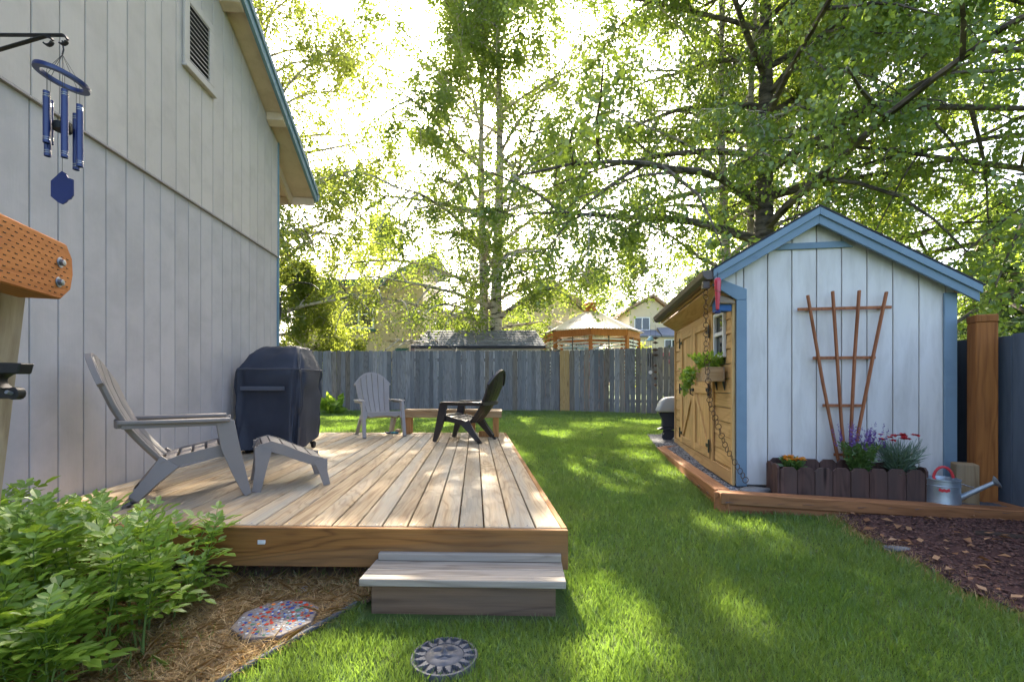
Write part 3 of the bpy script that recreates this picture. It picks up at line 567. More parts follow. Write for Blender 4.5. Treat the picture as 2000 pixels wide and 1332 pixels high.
# ------------------------------------------------------------------ covered grill
gr = thing('covered_grill', 'barbecue grill under a dark navy fabric cover against the house wall', 'grill', (-2.86, 5.58, DZ), RZ-0.06)
def cover_mesh():
    # rings: (z, x0,x1,y0,y1, corner radius)
    rings = [(0.05, -.37, .37, -.33, .31), (0.10, -.375, .375, -.335, .315), (0.30, -.365, .375, -.325, .32), (0.55, -.36, .385, -.32, .33), (0.78, -.37, .40, -.325, .335), (0.93, -.385, .42, -.335, .34), (0.975, -.385, .418, -.335, .34),
             (1.00, -.365, .405, -.31, .335), (1.10, -.30, .36, -.24, .33), (1.19, -.24, .325, -.175, .325), (1.245, -.19, .305, -.12, .315), (1.265, -.14, .27, -.07, .28), (1.268, -.02, .14, 0.05, .16)]
    ns = 72; vs = []; fs = []
    for k, (z, x0, x1, y0, y1) in enumerate(rings):
        cx, cy, hx, hy = (x0+x1)/2, (y0+y1)/2, (x1-x0)/2, (y1-y0)/2
        for i in range(ns):
            a = 2*math.pi*(i+.5)/ns; ca, sa = math.cos(a), math.sin(a); e = 0.22
            px = math.copysign(abs(ca)**e, ca); py = math.copysign(abs(sa)**e, sa)
            low = max(0, 1-z/0.9)
            fold = (0.022*math.sin(a*9+z*2.2)+0.015*math.sin(a*17+1.3-z*4)+0.008*math.sin(a*5+z*11))*(0.35+low)
            if z > 1.0: fold *= 0.25
            zz = z
            if k < 2: zz += 0.03*math.sin(a*2+0.6)+0.012*math.sin(a*7)+ (0.07 if px > 0.6 and py > 0.2 else 0)
            if 0.7 < z < 1.25: zz += 0.010*math.sin(a*6+z*7)
            vs.append((cx+px*(hx+fold), cy+py*(hy+fold), zz))
    m = len(rings)
    for k in range(m-1):
        for i in range(ns):
            j = (i+1) % ns; fs.append((k*ns+i, k*ns+j, (k+1)*ns+j, (k+1)*ns+i))
    fs.append(tuple((m-1)*ns+i for i in range(ns))); b = MB(); b.add(vs, fs); return b
cv = cover_mesh().build('cover', M['cover'], gr, smooth=True)
sub = cv.modifiers.new('s', 'SUBSURF'); sub.levels = 1; sub.render_levels = 1
tx = bpy.data.textures.new('cloth', 'CLOUDS'); tx.noise_scale = 0.16
dm = cv.modifiers.new('d', 'DISPLACE'); dm.texture = tx; dm.strength = 0.075; dm.mid_level = 0.5
MB().box(-.25, .25, -.385, -.368, .735, .785).build('strap', M['cover_trim'], gr, bevel=0.005)
MB().tube([(-.30, -.347, .985), (-.2, -.352, .988), (0, -.350, .985), (.2, -.352, .988), (.425, -.345, .985), (.438, -.1, .985), (.434, .15, .985), (.43, .33, .985)], 0.007, 6).build('seam_binding', M['cover_trim'], gr, smooth=True)
MB().tube([(.405, -.345, .985), (.375, -.25, 1.10), (.335, -.19, 1.19), (.305, -.13, 1.25)], 0.005, 6).build('seam_binding', M['cover_trim'], gr, smooth=True)
for x, y in ((.30, -.24), (.30, .22), (-.28, -.22)):
    w = MB().lathe([(0, -.018), (.038, -.018), (.045, -.010), (.045, .010), (.038, .018), (0, .018)], 18, (x+.03, y, .045), Matrix.Rotation(R(90), 3, 'Y')).build('wheel', M['rubber'], gr, smooth=True)
    MB().tube([(x, y, .05), (x, y, .25)], .014, 8).build('cart_leg', M['iron'], gr)
# teal toy on the deck
ty = thing('toy', 'small teal toy with a tan ball lying on the deck beside the light chair', 'toy', (-1.93, 7.50, DZ), 0.2)
MB().lathe([(0, 0), (.06, .004), (.075, .02), (.06, .032), (0, .036)], 14).build('disc', paint('teal plastic', (0.02, 0.20, 0.27), bump=0), ty, smooth=True, loc=(0, 0, 0))
MB().lathe([(0, .03), (.035, .034), (.05, .055), (.04, .08), (0, .09)], 12).build('ball', paint('tan plastic', (0.42, 0.27, 0.17), bump=0), ty, smooth=True, loc=(.05, 0, -.01))
MB().tube([(-.07, 0, .02), (-.13, .01, .015), (-.15, .02, .03)], .015, 8).build('handle', M['chime_blue'], ty, smooth=True)

# ------------------------------------------------------------------ fences
def picket(w, h, th=0.016, ear=0.028):
    return MB().prism([(-w/2, 0), (w/2, 0), (w/2, h-ear), (w/2-ear*.9, h), (-w/2+ear*.9, h), (-w/2, h-ear)], 'y', -th/2, th/2)
pk = {k: picket(0.139, 1.83).mesh('fence_board', M[m], 0.002) for k, m in (('g', 'fence'), ('w', 'fence_warm'), ('n', 'fence_new'))}
fb = thing('back_fence', 'weathered grey dog-eared board fence across the back of the lawn', 'fence')
def run(parent, a, b, pitchf, gapv, fn, zf):
    a = Vector(a); b = Vector(b); L = (b-a).length; d = (b-a)/L; n = int(L/pitchf); an = math.atan2(d.y, d.x)
    for i in range(n):
        q = a + d*(i+.5)*pitchf
        link_mesh('fence_board', fn(i, q), parent, (q.x, q.y + random.uniform(-.006, .006), zf(q) + random.uniform(-.012, .012)), (random.uniform(-.008, .008), random.uniform(-.006, .006), an))
    nrm = Vector((-d.y, d.x))
    for zz in (0.35, 1.0, 1.55):
        z0, z1 = zf(a)+zz, zf(b)+zz; s = nrm*0.035
        MB().bar((a.x+s.x, a.y+s.y, z0), (b.x+s.x, b.y+s.y, z1), 0.04, 0.09).build('rail', M['fence_warm'], parent)
    for k in range(int(L/2.4)+1):
        q = a + d*min(L, k*2.4) + nrm*0.1; MB().box(-.045, .045, -.045, .045, 0, 1.75).build('post', M['fence_warm'], parent, loc=(q.x, q.y, zf(q)-.05))
run(fb, (-9.6, 13.95), (1.45, 13.75), 0.1415, 0, lambda i, q: pk['w'] if (q.x < -4.6 and random.random() < .6) or random.random() < .06 else pk['g'], lambda q: 0.36)
run(fb, (1.45, 13.70), (1.73, 13.66), 0.1400, 0, lambda i, q: pk['n'], lambda q: 0.37)
run(fb, (1.73, 13.62), (6.6, 11.15), 0.1490, 0, lambda i, q: pk['w'] if random.random() < .15+.2*max(0, q.x-2.5) else pk['g'], lambda q: 0.365 - 0.03*max(0, q.x-1.73)*0.3)
# blue-grey side fence
fr = thing('side_fence', 'blue grey stained board fence to the right of the shed', 'fence')
bl = MB().box(-.0695, .0695, -.008, .008, 0, 1.42).mesh('fence_board', M['fence_blue'], 0.002)
d = Vector((0.165, 0.986)); a = Vector((4.02, 3.95)); n = -20; an = math.atan2(d.y, d.x)
for i in range(-18, 26):
    qx = a + d*(i*0.1425); link_mesh('fence_board', bl, fr, (qx.x+random.uniform(-.004, .004), qx.y, 0.13+random.uniform(-.008, .008)), (0, random.uniform(-.004, .004), an))
for zz in (0.35, 1.25):
    p0 = a+d*-2.6; p1 = a+d*3.7; MB().bar((p0.x+.05, p0.y, zz), (p1.x+.05, p1.y, zz), .04, .09).build('rail', M['fence_blue'], fr)
for tt in (-2.5, -0.1, 2.3): q = a+d*tt; MB().box(-.045, .045, -.045, .045, 0, 1.4).build('post', M['fence_blue'], fr, loc=(q.x+.115, q.y, 0.1))
po = thing('fence_post', 'tall orange stained square post standing against the blue grey fence', 'post', (3.885, 3.76, 0.12), R(-22))
MB().box(-.07, .07, -.07, .07, 0, 1.54).build('shaft', M['orange_post'], po, bevel=0.006)
MB().box(-.073, .073, -.073, .073, 1.541, 1.605).build('cap_block', M['orange_post'], po, bevel=0.008)
sp = thing('stub_post', 'short tan sawn-off square post beside the watering can', 'post', (3.68, 3.70, 0.18), R(-30))
MB().box(-.07, .07, -.07, .07, 0, 0.335).build('shaft', M['stub'], sp, bevel=0.006)

# ------------------------------------------------------------------ garden shed
SA = math.atan(-0.155); SO = Vector((2.06, 4.19, 0.225))
shed = thing('garden_shed', 'white garden shed with blue trim, cedar side wall and gable roof', 'shed', SO, SA)
SW, SLN, AX, AZ, PS = 1.77, 2.66, 0.655, 2.47, 0.585
def rz_(x): return AZ - PS*abs(x-AX)
MB().prism([(0.02, 0), (SW-.01, 0), (SW-.01, rz_(SW)-.03), (AX, AZ-.04), (0.02, rz_(0.02)-.03)], 'y', 0.02, SLN).build('wall_core', M['groove'], shed)
MB().box(0.03, SW-.03, 0.03, SLN-.03, -0.06, -0.005).build('skid_base', M['dark'], shed)
gx = 0.0
edges = [0.0]; e = 0.068
while e < SW: edges.append(e); e += 0.2045
edges.append(SW)
for a_, b_ in zip(edges[:-1], edges[1:]):
    a2, b2 = a_+.004, b_-.004; poly = [(a2, 0.015), (b2, 0.015), (b2, rz_(b2)-.02)] + ([(AX, AZ-.02)] if a2 < AX < b2 else []) + [(a2, rz_(a2)-.02)]
    MB().prism(poly, 'y', -0.002, 0.018).build('siding_board', M['shed_white'], shed, bevel=0.003)
# closed end of the eave overhang, with its sloping blue trim
MB().prism([(-.20, rz_(-.20)-.02), (-.20, 1.86), (-.002, 1.77), (-.002, rz_(0)-.02)], 'y', -0.002, 0.018).build('eave_end_panel', M['shed_white'], shed)
MB().prism([(-.205, 1.93), (-.205, 1.845), (0.0, 1.705), (.088, 1.705), (.088, 1.80)], 'y', -0.026, -0.004).build('eave_trim', M['shed_blue'], shed, bevel=0.003)
MB().box(-.002, .088, -.026, -.004, 0.0, 1.703).build('corner_trim', M['shed_blue'], shed, bevel=0.004)
MB().box(SW-.092, SW+.006, -.026, -.004, 0.0, rz_(SW)-.10).build('corner_trim', M['shed_blue'], shed, bevel=0.004)
MB().box(SW-.008, SW+.010, -.002, .09, 0.0, rz_(SW)-.10).build('corner_trim', M['shed_blue'], shed, bevel=0.003)
MB().prism([(AX-.32, 2.145), (AX+.32, 2.145), (AX+.235, 2.20), (AX-.235, 2.20)], 'y', -0.024, -0.004).build('gable_trim', M['shed_blue'], shed, bevel=0.002)
def slab(xa, xb, y0, y1, off0, off1, name, m, par, bevel=0):
    return MB().hexa([(xa, y0, rz_(xa)+off0), (xb, y0, rz_(xb)+off0), (xb, y1, rz_(xb)+off0), (xa, y1, rz_(xa)+off0)], [(xa, y0, rz_(xa)+off1), (xb, y0, rz_(xb)+off1), (xb, y1, rz_(xb)+off1), (xa, y1, rz_(xa)+off1)]).build(name, m, par, bevel=bevel)
XL, XR = -0.215, 1.885
sroof = slab(XL, AX, -0.08, SLN+.08, -.018, .012, 'roof', M['cedar'], shed)
slab(AX, XR, -0.08, SLN+.08, -.018, .012, 'roof_panel', M['cedar'], sroof)
slab(XL-.02, AX, -.125, SLN+.1, .014, .030, 'shingles', M['shingle'], sroof); slab(AX, XR+.025, -.125, SLN+.1, .014, .030, 'shingles', M['shingle'], sroof)
slab(XL, AX, -.104, -.081, -.13, .012, 'rake_board', M['shed_blue'], sroof, .003); slab(AX, XR, -.104, -.081, -.13, .012, 'rake_board', M['shed_blue'], sroof, .003)
slab(XL-.01, AX, -.122, -.105, -.055, .012, 'rake_trim', M['shed_blue'], sroof, .003); slab(AX, XR+.012, -.122, -.105, -.055, .012, 'rake_trim', M['shed_blue'], sroof, .003)
slab(XL, AX, -.080, -.003, -.022, -.0185, 'rake_soffit', M['shed_blue'], sroof); slab(AX, XR, -.080, -.003, -.022, -.0185, 'rake_soffit', M['shed_blue'], sroof)
zl_ = rz_(XL)
MB().box(XL+.001, XL+.02, -.08, SLN+.08, zl_-.10, zl_-.02).build('eave_fascia', M['cedar'], sroof, bevel=.002)
MB().prism([(XL-.002, zl_+.005), (XL-.002, zl_-.075), (XL-.06, zl_-.08), (XL-.095, zl_-.05), (XL-.105, zl_+.005)], 'y', -.10, SLN+.14).build('gutter', M['gutter'], sroof, bevel=.003)
MB().box(XL-.085, XL-.025, -.06, 0.0, zl_-.15, zl_-.08).build('gutter_outlet', M['gutter'], sroof, bevel=.003)
MB().prism([(-.002, 1.72), (-.20, 1.83), (-.20, 1.85), (-.002, 1.75)], 'y', 0.02, SLN).build('soffit', M['cedar'], sroof)
# cedar side wall of lapped boards (x=0 side)
zb = 0.0; row = 0
DY0, DY1, DZ0, DZ1 = 0.69, 2.20, 0.14, 1.63; WY0, WY1, WZ0, WZ1 = 0.255, 0.605, 1.20, 1.66
while zb < 1.72:
    z1 = min(zb+.139, 1.74); spans = [(0.03, SLN-.01)]
    def cut(spans, lo, hi):
        out = []
        for s0, s1 in spans:
            if hi <= s0 or lo >= s1: out.append((s0, s1)); continue
            if lo > s0: out.append((s0, lo))
            if hi < s1: out.append((hi, s1))
        return out
    if z1 > DZ0+.02 and zb < DZ1-.02: spans = cut(spans, DY0, DY1)
    if z1 > WZ0+.02 and zb < WZ1-.02: spans = cut(spans, WY0, WY1)
    for s0, s1 in spans:
        if s1-s0 > .02: MB().prism([(0.018, zb), (-.012, zb+.002), (-.004, z1-.004), (0.018, z1-.004)], 'y', s0+.001, s1-.001).build('cedar_board', M['cedar'], shed)
    zb += 0.1415; row += 1
MB().box(-.030, -.003, 0.004, .055, 0.0, 1.72).build('cedar_corner', M['cedar_v'], shed, bevel=.003)
MB().box(-.030, .015, SLN-.01, SLN+.03, 0.0, 1.74).build('cedar_corner', M['cedar_v'], shed, bevel=.003)
MB().box(-.032, -.013, .056, SLN-.012, 0.0, .125).build('skirt_board', M['cedar'], shed, bevel=.003)
# double door
def door(y0, y1, hinge_at_y1):
    dr = MB().box(-.010, .016, y0, y1, DZ0, DZ1).build('door', M['dark'], shed); n = 5; w = (y1-y0)/n
    for i in range(n): MB().box(-.026, -.011, y0+i*w+.002, y0+(i+1)*w-.002, DZ0+.004, DZ1-.004).build('plank', M['cedar_v'], dr, bevel=.002)
    f = .085
    for a_, b_, c_, d_ in ((y0+f, y1-f, DZ0, DZ0+f), (y0+f, y1-f, DZ1-f, DZ1), (y0+f, y1-f, .83, .92)): MB().box(-.046, -.027, a_, b_, c_, d_).build('rail', M['cedar'], dr, bevel=.003)
    for a_, b_ in ((y0, y0+f), (y1-f, y1)): MB().box(-.0465, -.027, a_, b_, DZ0, DZ1).build('stile', M['cedar_v'], dr, bevel=.003)
    s0, s1 = (y0+f+.03, y1-f-.03) if hinge_at_y1 else (y1-f-.03, y0+f+.03)
    MB().bar((-.036, s1, DZ0+f+.03), (-.036, s0, .80), .018, .075, up=(0, .5, 1)).build('diagonal_brace', M['cedar_v'], dr, bevel=.003)
    for z in (.27, .875, 1.50):
        yy = y1-.005 if hinge_at_y1 else y0+.005; s = -1 if hinge_at_y1 else 1
        MB().box(-.056, -.047, min(yy, yy+s*.10), max(yy, yy+s*.10), z-.018, z+.018).box(-.060, -.0475, min(yy, yy-s*.035), max(yy, yy-s*.035), z-.07, z+.07).build('hinge', M['iron'], dr, bevel=.002)
    return dr
dm_ = (DY0+DY1)/2
d1 = door(DY0+.03, dm_-.004, False); d2 = door(dm_+.004, DY1-.03, True)
MB().box(-.062, -.048, dm_-.06, dm_+.06, .85, .885).tube([(-.05, dm_-.03, .80), (-.085, dm_-.03, .82), (-.085, dm_-.03, .92), (-.05, dm_-.03, .94)], .007, 6).build('latch', M['iron'], d1)
for a_, b_, c_, d_ in ((DY0-.05, DY0+.025, DZ0-.02, DZ1+.06), (DY1-.025, DY1+.05, DZ0-.02, DZ1+.06)): MB().box(-.034, -.0135, a_, b_, c_, d_).build('door_trim', M['cedar_v'], shed, bevel=.003)
MB().box(-.034, -.0135, DY0+.026, DY1-.026, DZ1+.004, DZ1+.075).build('door_trim', M['cedar'], shed, bevel=.003)
wi = MB().box(-.006, .012, WY0, WY1, WZ0, WZ1).build('window', M['glass'], shed)
f = .035
for a_, b_, c_, d_ in ((WY0, WY1, WZ0, WZ0+f), (WY0, WY1, WZ1-f, WZ1), (WY0, WY0+f, WZ0+f, WZ1-f), (WY1-f, WY1, WZ0+f, WZ1-f), (WY0+f, WY1-f, 1.42, 1.46)): MB().box(-.036, -.007, a_, b_, c_, d_).build('window_frame', M['white'], wi, bevel=.003)
# timber edging
te = thing('timber_edging', 'red brown landscape timbers edging the gravel bed of the shed', 'edging')
def timber(p, q, z0, z1, h, w):
    p = Vector((p[0], p[1], z0)); q = Vector((q[0], q[1], z1)); dd = q-p; L = dd.length; an = math.atan2(dd.y, dd.x); tl = -math.asin(dd.z/L)
    MB().box(0, L, 0, w, -h, 0).build('timber', M['timber'], te, bevel=.008, loc=p, rot=(0, tl, an))
timber((1.70, 3.70), (3.95, 3.345), .275, .215, .095, .12); timber((1.72, 3.715), (3.93, 3.36), .178, .118, .10, .11)
timber((2.02, 6.35), (1.712, 3.83), .290, .277, .097, .12); timber((2.04, 6.33), (1.73, 3.85), .192, .178, .10, .11)
timber((2.70, 6.9), (2.04, 6.37), .29, .288, .16, .12)
MB().box(-.06, .06, -.06, .06, -.2, 0).build('corner_block', M['timber'], te, bevel=.006, loc=(1.755, 3.772, .268), rot=(0, 0, .8))
timber((3.94, 3.40), (4.05, 3.95), .213, .20, .09, .11)
# flat rock at the shed corner
def rock(name, label, loc, sx, sy, sz, seed, mat=None):
    bm = bmesh.new(); bmesh.ops.create_icosphere(bm, subdivisions=3, radius=1); rs = random.Random(seed)
    ph = [rs.uniform(0, 6) for _ in range(6)]
    for v in bm.verts:
        c = v.co; r = 1+.13*math.sin(c.x*3+ph[0])+.11*math.sin(c.y*4+ph[1])+.08*math.sin(c.z*5+c.x*4+ph[2])+.05*math.sin(c.x*9+c.y*8+ph[3])
        v.co = Vector((c.x*sx*r, c.y*sy*r, max(-.6, min(.75, c.z))*sz*r))
    me = bpy.data.meshes.new(name); bm.to_mesh(me); bm.free(); me.materials.append(mat or M['stone']); me.polygons.foreach_set('use_smooth', [True]*len(me.polygons))
    return tag(link_mesh(name, me, None, loc, (0, 0, rs.uniform(0, 6))), label, 'rock')
rock('rock', 'flat grey rock on the gravel under the rain chain', (2.10, 3.95, .225), .16, .085, .045, 3)
rock('rock', 'small grey rock in the dirt left of the wooden step', (-1.13, 2.50, .015), .045, .035, .03, 5)
rock('rock', 'flat dark stone on the mulch below the timber edging', (3.35, 3.12, .12), .15, .045, .022, 6, M['soil'])
rock('rock', 'dark edging stone between the lawn and the mulch', (2.50, 2.95, .085), .10, .03, .022, 8)

# rain chain
ch = thing('rain_chain', 'chain of metal rings hanging from the shed gutter to the flat rock', 'rain chain', SO, SA)
ring = MB().tube([(0.026*math.cos(a), 0, .026*math.sin(a)) for a in np.linspace(0, 2*math.pi, 14, endpoint=False)], .0032, 5, closed=True).mesh('ring', M['copper'], smooth=True)
path = [Vector((XL-.055, -.03, zl_-.14)), Vector((XL-.05, -.03, 1.2)), Vector((XL-.02, -.04, .75)), Vector((-.10, -.06, .35)), Vector((.04, -.16, .07))]
def along(path, step):
    out = []; acc = 0; 
    for a_, b_ in zip(path[:-1], path[1:]):
        L = (b_-a_).length; t_ = acc
        while t_ < L: out.append(a_.lerp(b_, t_/L)); t_ += step
        acc = t_-L
    return out
for i, q in enumerate(along(path, .043)): link_mesh('ring', ring, ch, q, (random.uniform(-.2, .2), random.uniform(-.3, .3), (i % 2)*1.45+random.uniform(-.3, .3)+.3))
# trellis
tr = thing('trellis', 'fan-shaped reddish wooden trellis leaning on the white shed wall', 'trellis', SO, SA)
stakes = [((.578, 1.72), (.70, .95), (.80, .40), (.865, .06)), ((.780, 1.75), (.815, 1.17), (.85, .6), (.895, .10)), ((.992, 1.75), (.955, 1.17), (.93, .6), (.91, .10)), ((1.205, 1.73), (1.10, 1.17), (.99, .55), (.925, .12))]
for s_ in stakes: MB().sweep([(x, -.068, z) for x, z in s_], .017, .030, (0, 1, 0)).build('stake', M['trellis'], tr, bevel=.002)
for x0, x1, z in ((.505, 1.255, 1.60), (.63, 1.13, 1.165), (.71, 1.04, .745)): MB().box(x0, x1, -.056, -.040, z-.013, z+.013).build('crossbar', M['trellis'], tr, bevel=.002)
MB().box(.80, .93, -.056, -.040, .30, .325).build('crossbar', M['trellis'], tr, bevel=.002)
for x, z in ((.60, 1.6), (1.18, 1.6), (.68, 1.165), (1.09, 1.165)): MB().box(x-.012, x+.012, -.039, -.003, z-.01, z+.01).build('spacer', M['trellis'], tr)
# planter of dark pickets
pl = thing('planter_box', 'dark brown planter of dog-eared pickets in front of the shed', 'planter', (SO.x, SO.y, 0.205), SA)
PX0, PX1, PYF, PYB = .225, 1.295, -.375, -.165
pw = (PX1-PX0)/8
for i in range(8):
    for y, hh in ((PYF, .265), (PYB, .305)):
        b = MB().prism([(-pw/2+.002, 0), (pw/2-.002, 0), (pw/2-.002, hh-.03), (pw/2-.03, hh), (-pw/2+.03, hh), (-pw/2+.002, hh-.03)], 'y', -.009, .009)
        b.build('picket', M['planter'], pl, bevel=.002, loc=(PX0+(i+.5)*pw, y+random.uniform(-.003, .003), random.uniform(0, .008)))
for x in (PX0-.012, PX1+.012):
    for k_ in range(2):
        y0_ = PYF-.012+k_*.118
        MB().prism([(y0_, 0), (y0_+.115, 0), (y0_+.115, .26), (y0_+.09, .285), (y0_+.025, .285), (y0_, .26)], 'x', x-.009, x+.009).build('picket', M['planter'], pl, bevel=.002)
MB().box(PX0+.004, PX1-.004, PYF+.012, PYB-.012, .02, .215).build('soil', M['soil'], pl)

# ------------------------------------------------------------------ small plants
def leaf_quads(P, D, L, wr, rs, fold=0.0, nrm=None):
    """P base points, D unit directions, L lengths -> diamond leaves"""
    n = len(P); r = rs.randn(n, 3)
    if nrm is not None: r = nrm + 0.5*r
    s = np.cross(D, r); s /= np.linalg.norm(s, axis=1)[:, None]+1e-9; up = np.cross(s, D); Lc = L[:, None]
    a = P; b = P+D*Lc*.45+s*Lc*wr+up*Lc*fold; c = P+D*Lc; d_ = P+D*Lc*.45-s*Lc*wr+up*Lc*fold
    return np.stack([a, b, c, d_], 1).reshape(-1, 3)
def tuft(name, label, loc, n, h, spread, mat, seed, L, wr, stems_mat=None, dirup=0.8, group=None, par=None, cat='plant'):
    rs = np.random.RandomState(seed); t = thing(name, label, cat, loc, 0, group)
    th = rs.rand(n)*6.28; u = rs.rand(n); rad = spread*np.sqrt(rs.rand(n))*(0.35+.65*u); z = h*u
    P = np.column_stack([np.cos(th)*rad, np.sin(th)*rad, z]); D = np.column_stack([np.cos(th)*.7, np.sin(th)*.7, np.full(n, dirup)])+rs.randn(n, 3)*.45; D /= np.linalg.norm(D, axis=1)[:, None]
    link_mesh('foliage', np_mesh('foliage', leaf_quads(P, D, L*(.6+.7*rs.rand(n)), wr, rs, .08), np.arange(4*n).reshape(-1, 4), mat), t)
    sb = MB()
    for i in range(14):
        a_ = rs.rand()*6.28; r_ = spread*rs.rand(); sb.tube([(0, 0, -.03), (math.cos(a_)*r_*.5, math.sin(a_)*r_*.5, h*.5), (math.cos(a_)*r_, math.sin(a_)*r_, h*.95)], .003, 4)
    sb.build('stems', M['stem_green'], t); return t, rs
def W_(x, y, z): # shed local -> world
    c_, s_ = math.cos(SA), math.sin(SA); return (SO.x+x*c_-y*s_, SO.y+x*s_+y*c_, z)
Lg = leafmat('flower green', [(0.05, 0.11, 0.02), (0.09, 0.18, 0.035), (0.13, 0.22, 0.05)], (.2, .34, .05), .35)
Lb = leafmat('dianthus blue green', [(0.09, 0.16, 0.10), (0.14, 0.22, 0.14), (0.2, 0.29, 0.19)], (.2, .3, .15), .3)
def petals(t, pts, r, mat, npet, rs, name='flower', cup=.3):
    for q in pts:
        P = np.tile(np.array(q), (npet, 1)); th = np.linspace(0, 6.28, npet, endpoint=False)+rs.rand()*3; D = np.column_stack([np.cos(th), np.sin(th), cup+rs.randn(npet)*.2]); D /= np.linalg.norm(D, axis=1)[:, None]
        link_mesh(name, np_mesh(name, leaf_quads(P, D, np.full(npet, r), .42, rs, .1, np.array([[0, 0, 1.]])), np.arange(4*npet).reshape(-1, 4), mat), t)
t, rs = tuft('marigold', 'low marigold with orange and yellow blooms in the planter', W_(.365, -.28, .43), 220, .08, .10, Lg, 41, .05, .25)
M['orange_fl'] = leafmat('orange petals', [(0.75, 0.22, 0.015), (0.85, 0.42, 0.03), (0.55, 0.10, 0.01)], (.9, .4, .03), .3)
petals(t, [(math.cos(a)*r_, math.sin(a)*r_*.8, .085+.02*rs.rand()) for a, r_ in zip(rs.rand(14)*6.28, .09*np.sqrt(rs.rand(14)))], .030, M['orange_fl'], 11, rs)
t, rs = tuft('salvia', 'bushy salvia with purple flower spikes in the middle of the planter', W_(.875, -.285, .42), 1000, .23, .13, Lg, 42, .040, .2)
M['purple_fl'] = leafmat('purple petals', [(0.14, 0.06, 0.28), (0.22, 0.10, 0.38), (0.10, 0.04, 0.18)], (.25, .1, .4), .25)
for i in range(26):
    a_ = rs.rand()*6.28; r_ = .15*math.sqrt(rs.rand()); bx, by_ = math.cos(a_)*r_, math.sin(a_)*r_*.7; lean = Vector((math.cos(a_)*.25*r_/.15+rs.randn()*.1, rs.randn()*.1, 1)).normalized(); n = 34; h0 = .20+.06*rs.rand(); hl = .12+.07*rs.rand()
    u = np.sort(rs.rand(n)); ax_ = np.array(lean[:]); P = np.array([bx, by_, 0])+ax_*(h0+u*hl)[:, None]; th = rs.rand(n)*6.28; D = np.column_stack([np.cos(th), np.sin(th), .6+0*th]); D /= np.linalg.norm(D, axis=1)[:, None]
    link_mesh('flower_spike', np_mesh('flower_spike', leaf_quads(P, D, .018*(1.15-.6*u), .35, rs), np.arange(4*n).reshape(-1, 4), M['purple_fl']), t)
t, rs = tuft('dianthus', 'blue green dianthus with red blooms at the right end of the planter', W_(1.165, -.285, .42), 700, .19, .13, Lb, 43, .10, .035, dirup=1.0)
M['red_fl'] = leafmat('red petals', [(0.55, 0.02, 0.03), (0.75, 0.06, 0.07), (0.25, 0.01, 0.02)], (.8, .05, .05), .3)
petals(t, [(math.cos(a)*r_, math.sin(a)*r_*.7, .27+.06*rs.rand()) for a, r_ in zip(rs.rand(17)*6.28, .155*np.sqrt(rs.rand(17)))], .027, M['red_fl'], 9, rs)
sb = MB()
for i in range(60):
    a_ = rs.rand()*6.28; r_ = .20*math.sqrt(rs.rand()); sb.tube([(math.cos(a_)*.03, math.sin(a_)*.03, 0), (math.cos(a_)*r_*.6, math.sin(a_)*r_*.5, .12), (math.cos(a_)*r_, math.sin(a_)*r_*.8,   .20+.10*rs.rand())], .0016, 3)
sb.build('flower_stems', Lb, t)

# watering can
wc = thing('watering_can', 'galvanised metal watering can with red handles beside the planter', 'watering can', (3.40, 3.60, .215), R(-26))
MB().lathe([(0, 0), (.112, 0), (.116, .004), (.114, .012), (.110, .10), (.110, .185), (.114, .190), (.114, .200), (.108, .202), (.105, .195), (.104, .14), (0, .14)], 32).build('body', M['galv'], wc, smooth=True)
for z in (.03, .15): MB().lathe([(.111, z-.004), (.1145, z), (.111, z+.004)], 32).build('bead', M['galv'], wc, smooth=True)
MB().tube([(.09, 0, .045), (.16, -.02, .10), (.24, -.04, .165), (.285, -.052, .20)], [.026, .019, .016, .016], 14).build('spout', M['galv'], wc, smooth=True)
Mr = (Vector((.9, -.17, .45)).to_track_quat('Z', 'Y')).to_matrix()
MB().lathe([(.016, 0), (.045, .022), (.047, .026), (.040, .030), (0, .034)], 20, (.280, -.05, .197), Mr).build('rose', M['galv'], wc, smooth=True)
MB().tube([(.10, -.01, .17), (.18, -.025, .145)], .004, 6).build('spout_brace', M['silver'], wc)
MB().tube([(-.06, -.06, .195)]+[(-.005-.06*math.cos(a), -.045+.10*0, .195+.10*math.sin(a)) for a in np.linspace(.2, 2.95, 12)], .010, 8).build('top_handle', M['red'], wc, smooth=True)
MB().tube([(-.105, 0, .185), (-.145, 0, .175), (-.162, 0, .13), (-.155, 0, .075), (-.112, 0, .04)], .008, 8).build('side_handle', M['red'], wc, smooth=True)
MB().prism([(-.035, .118), (-.012, .108), (.0, .114), (.012, .108), (.035, .118), (.03, .140), (.012, .130), (0, .136), (-.012, .130), (-.03, .14)], 'y', -.1135, -.110).build('bow_mark', M['red'], wc, loc=(-.02, 0.0, 0))

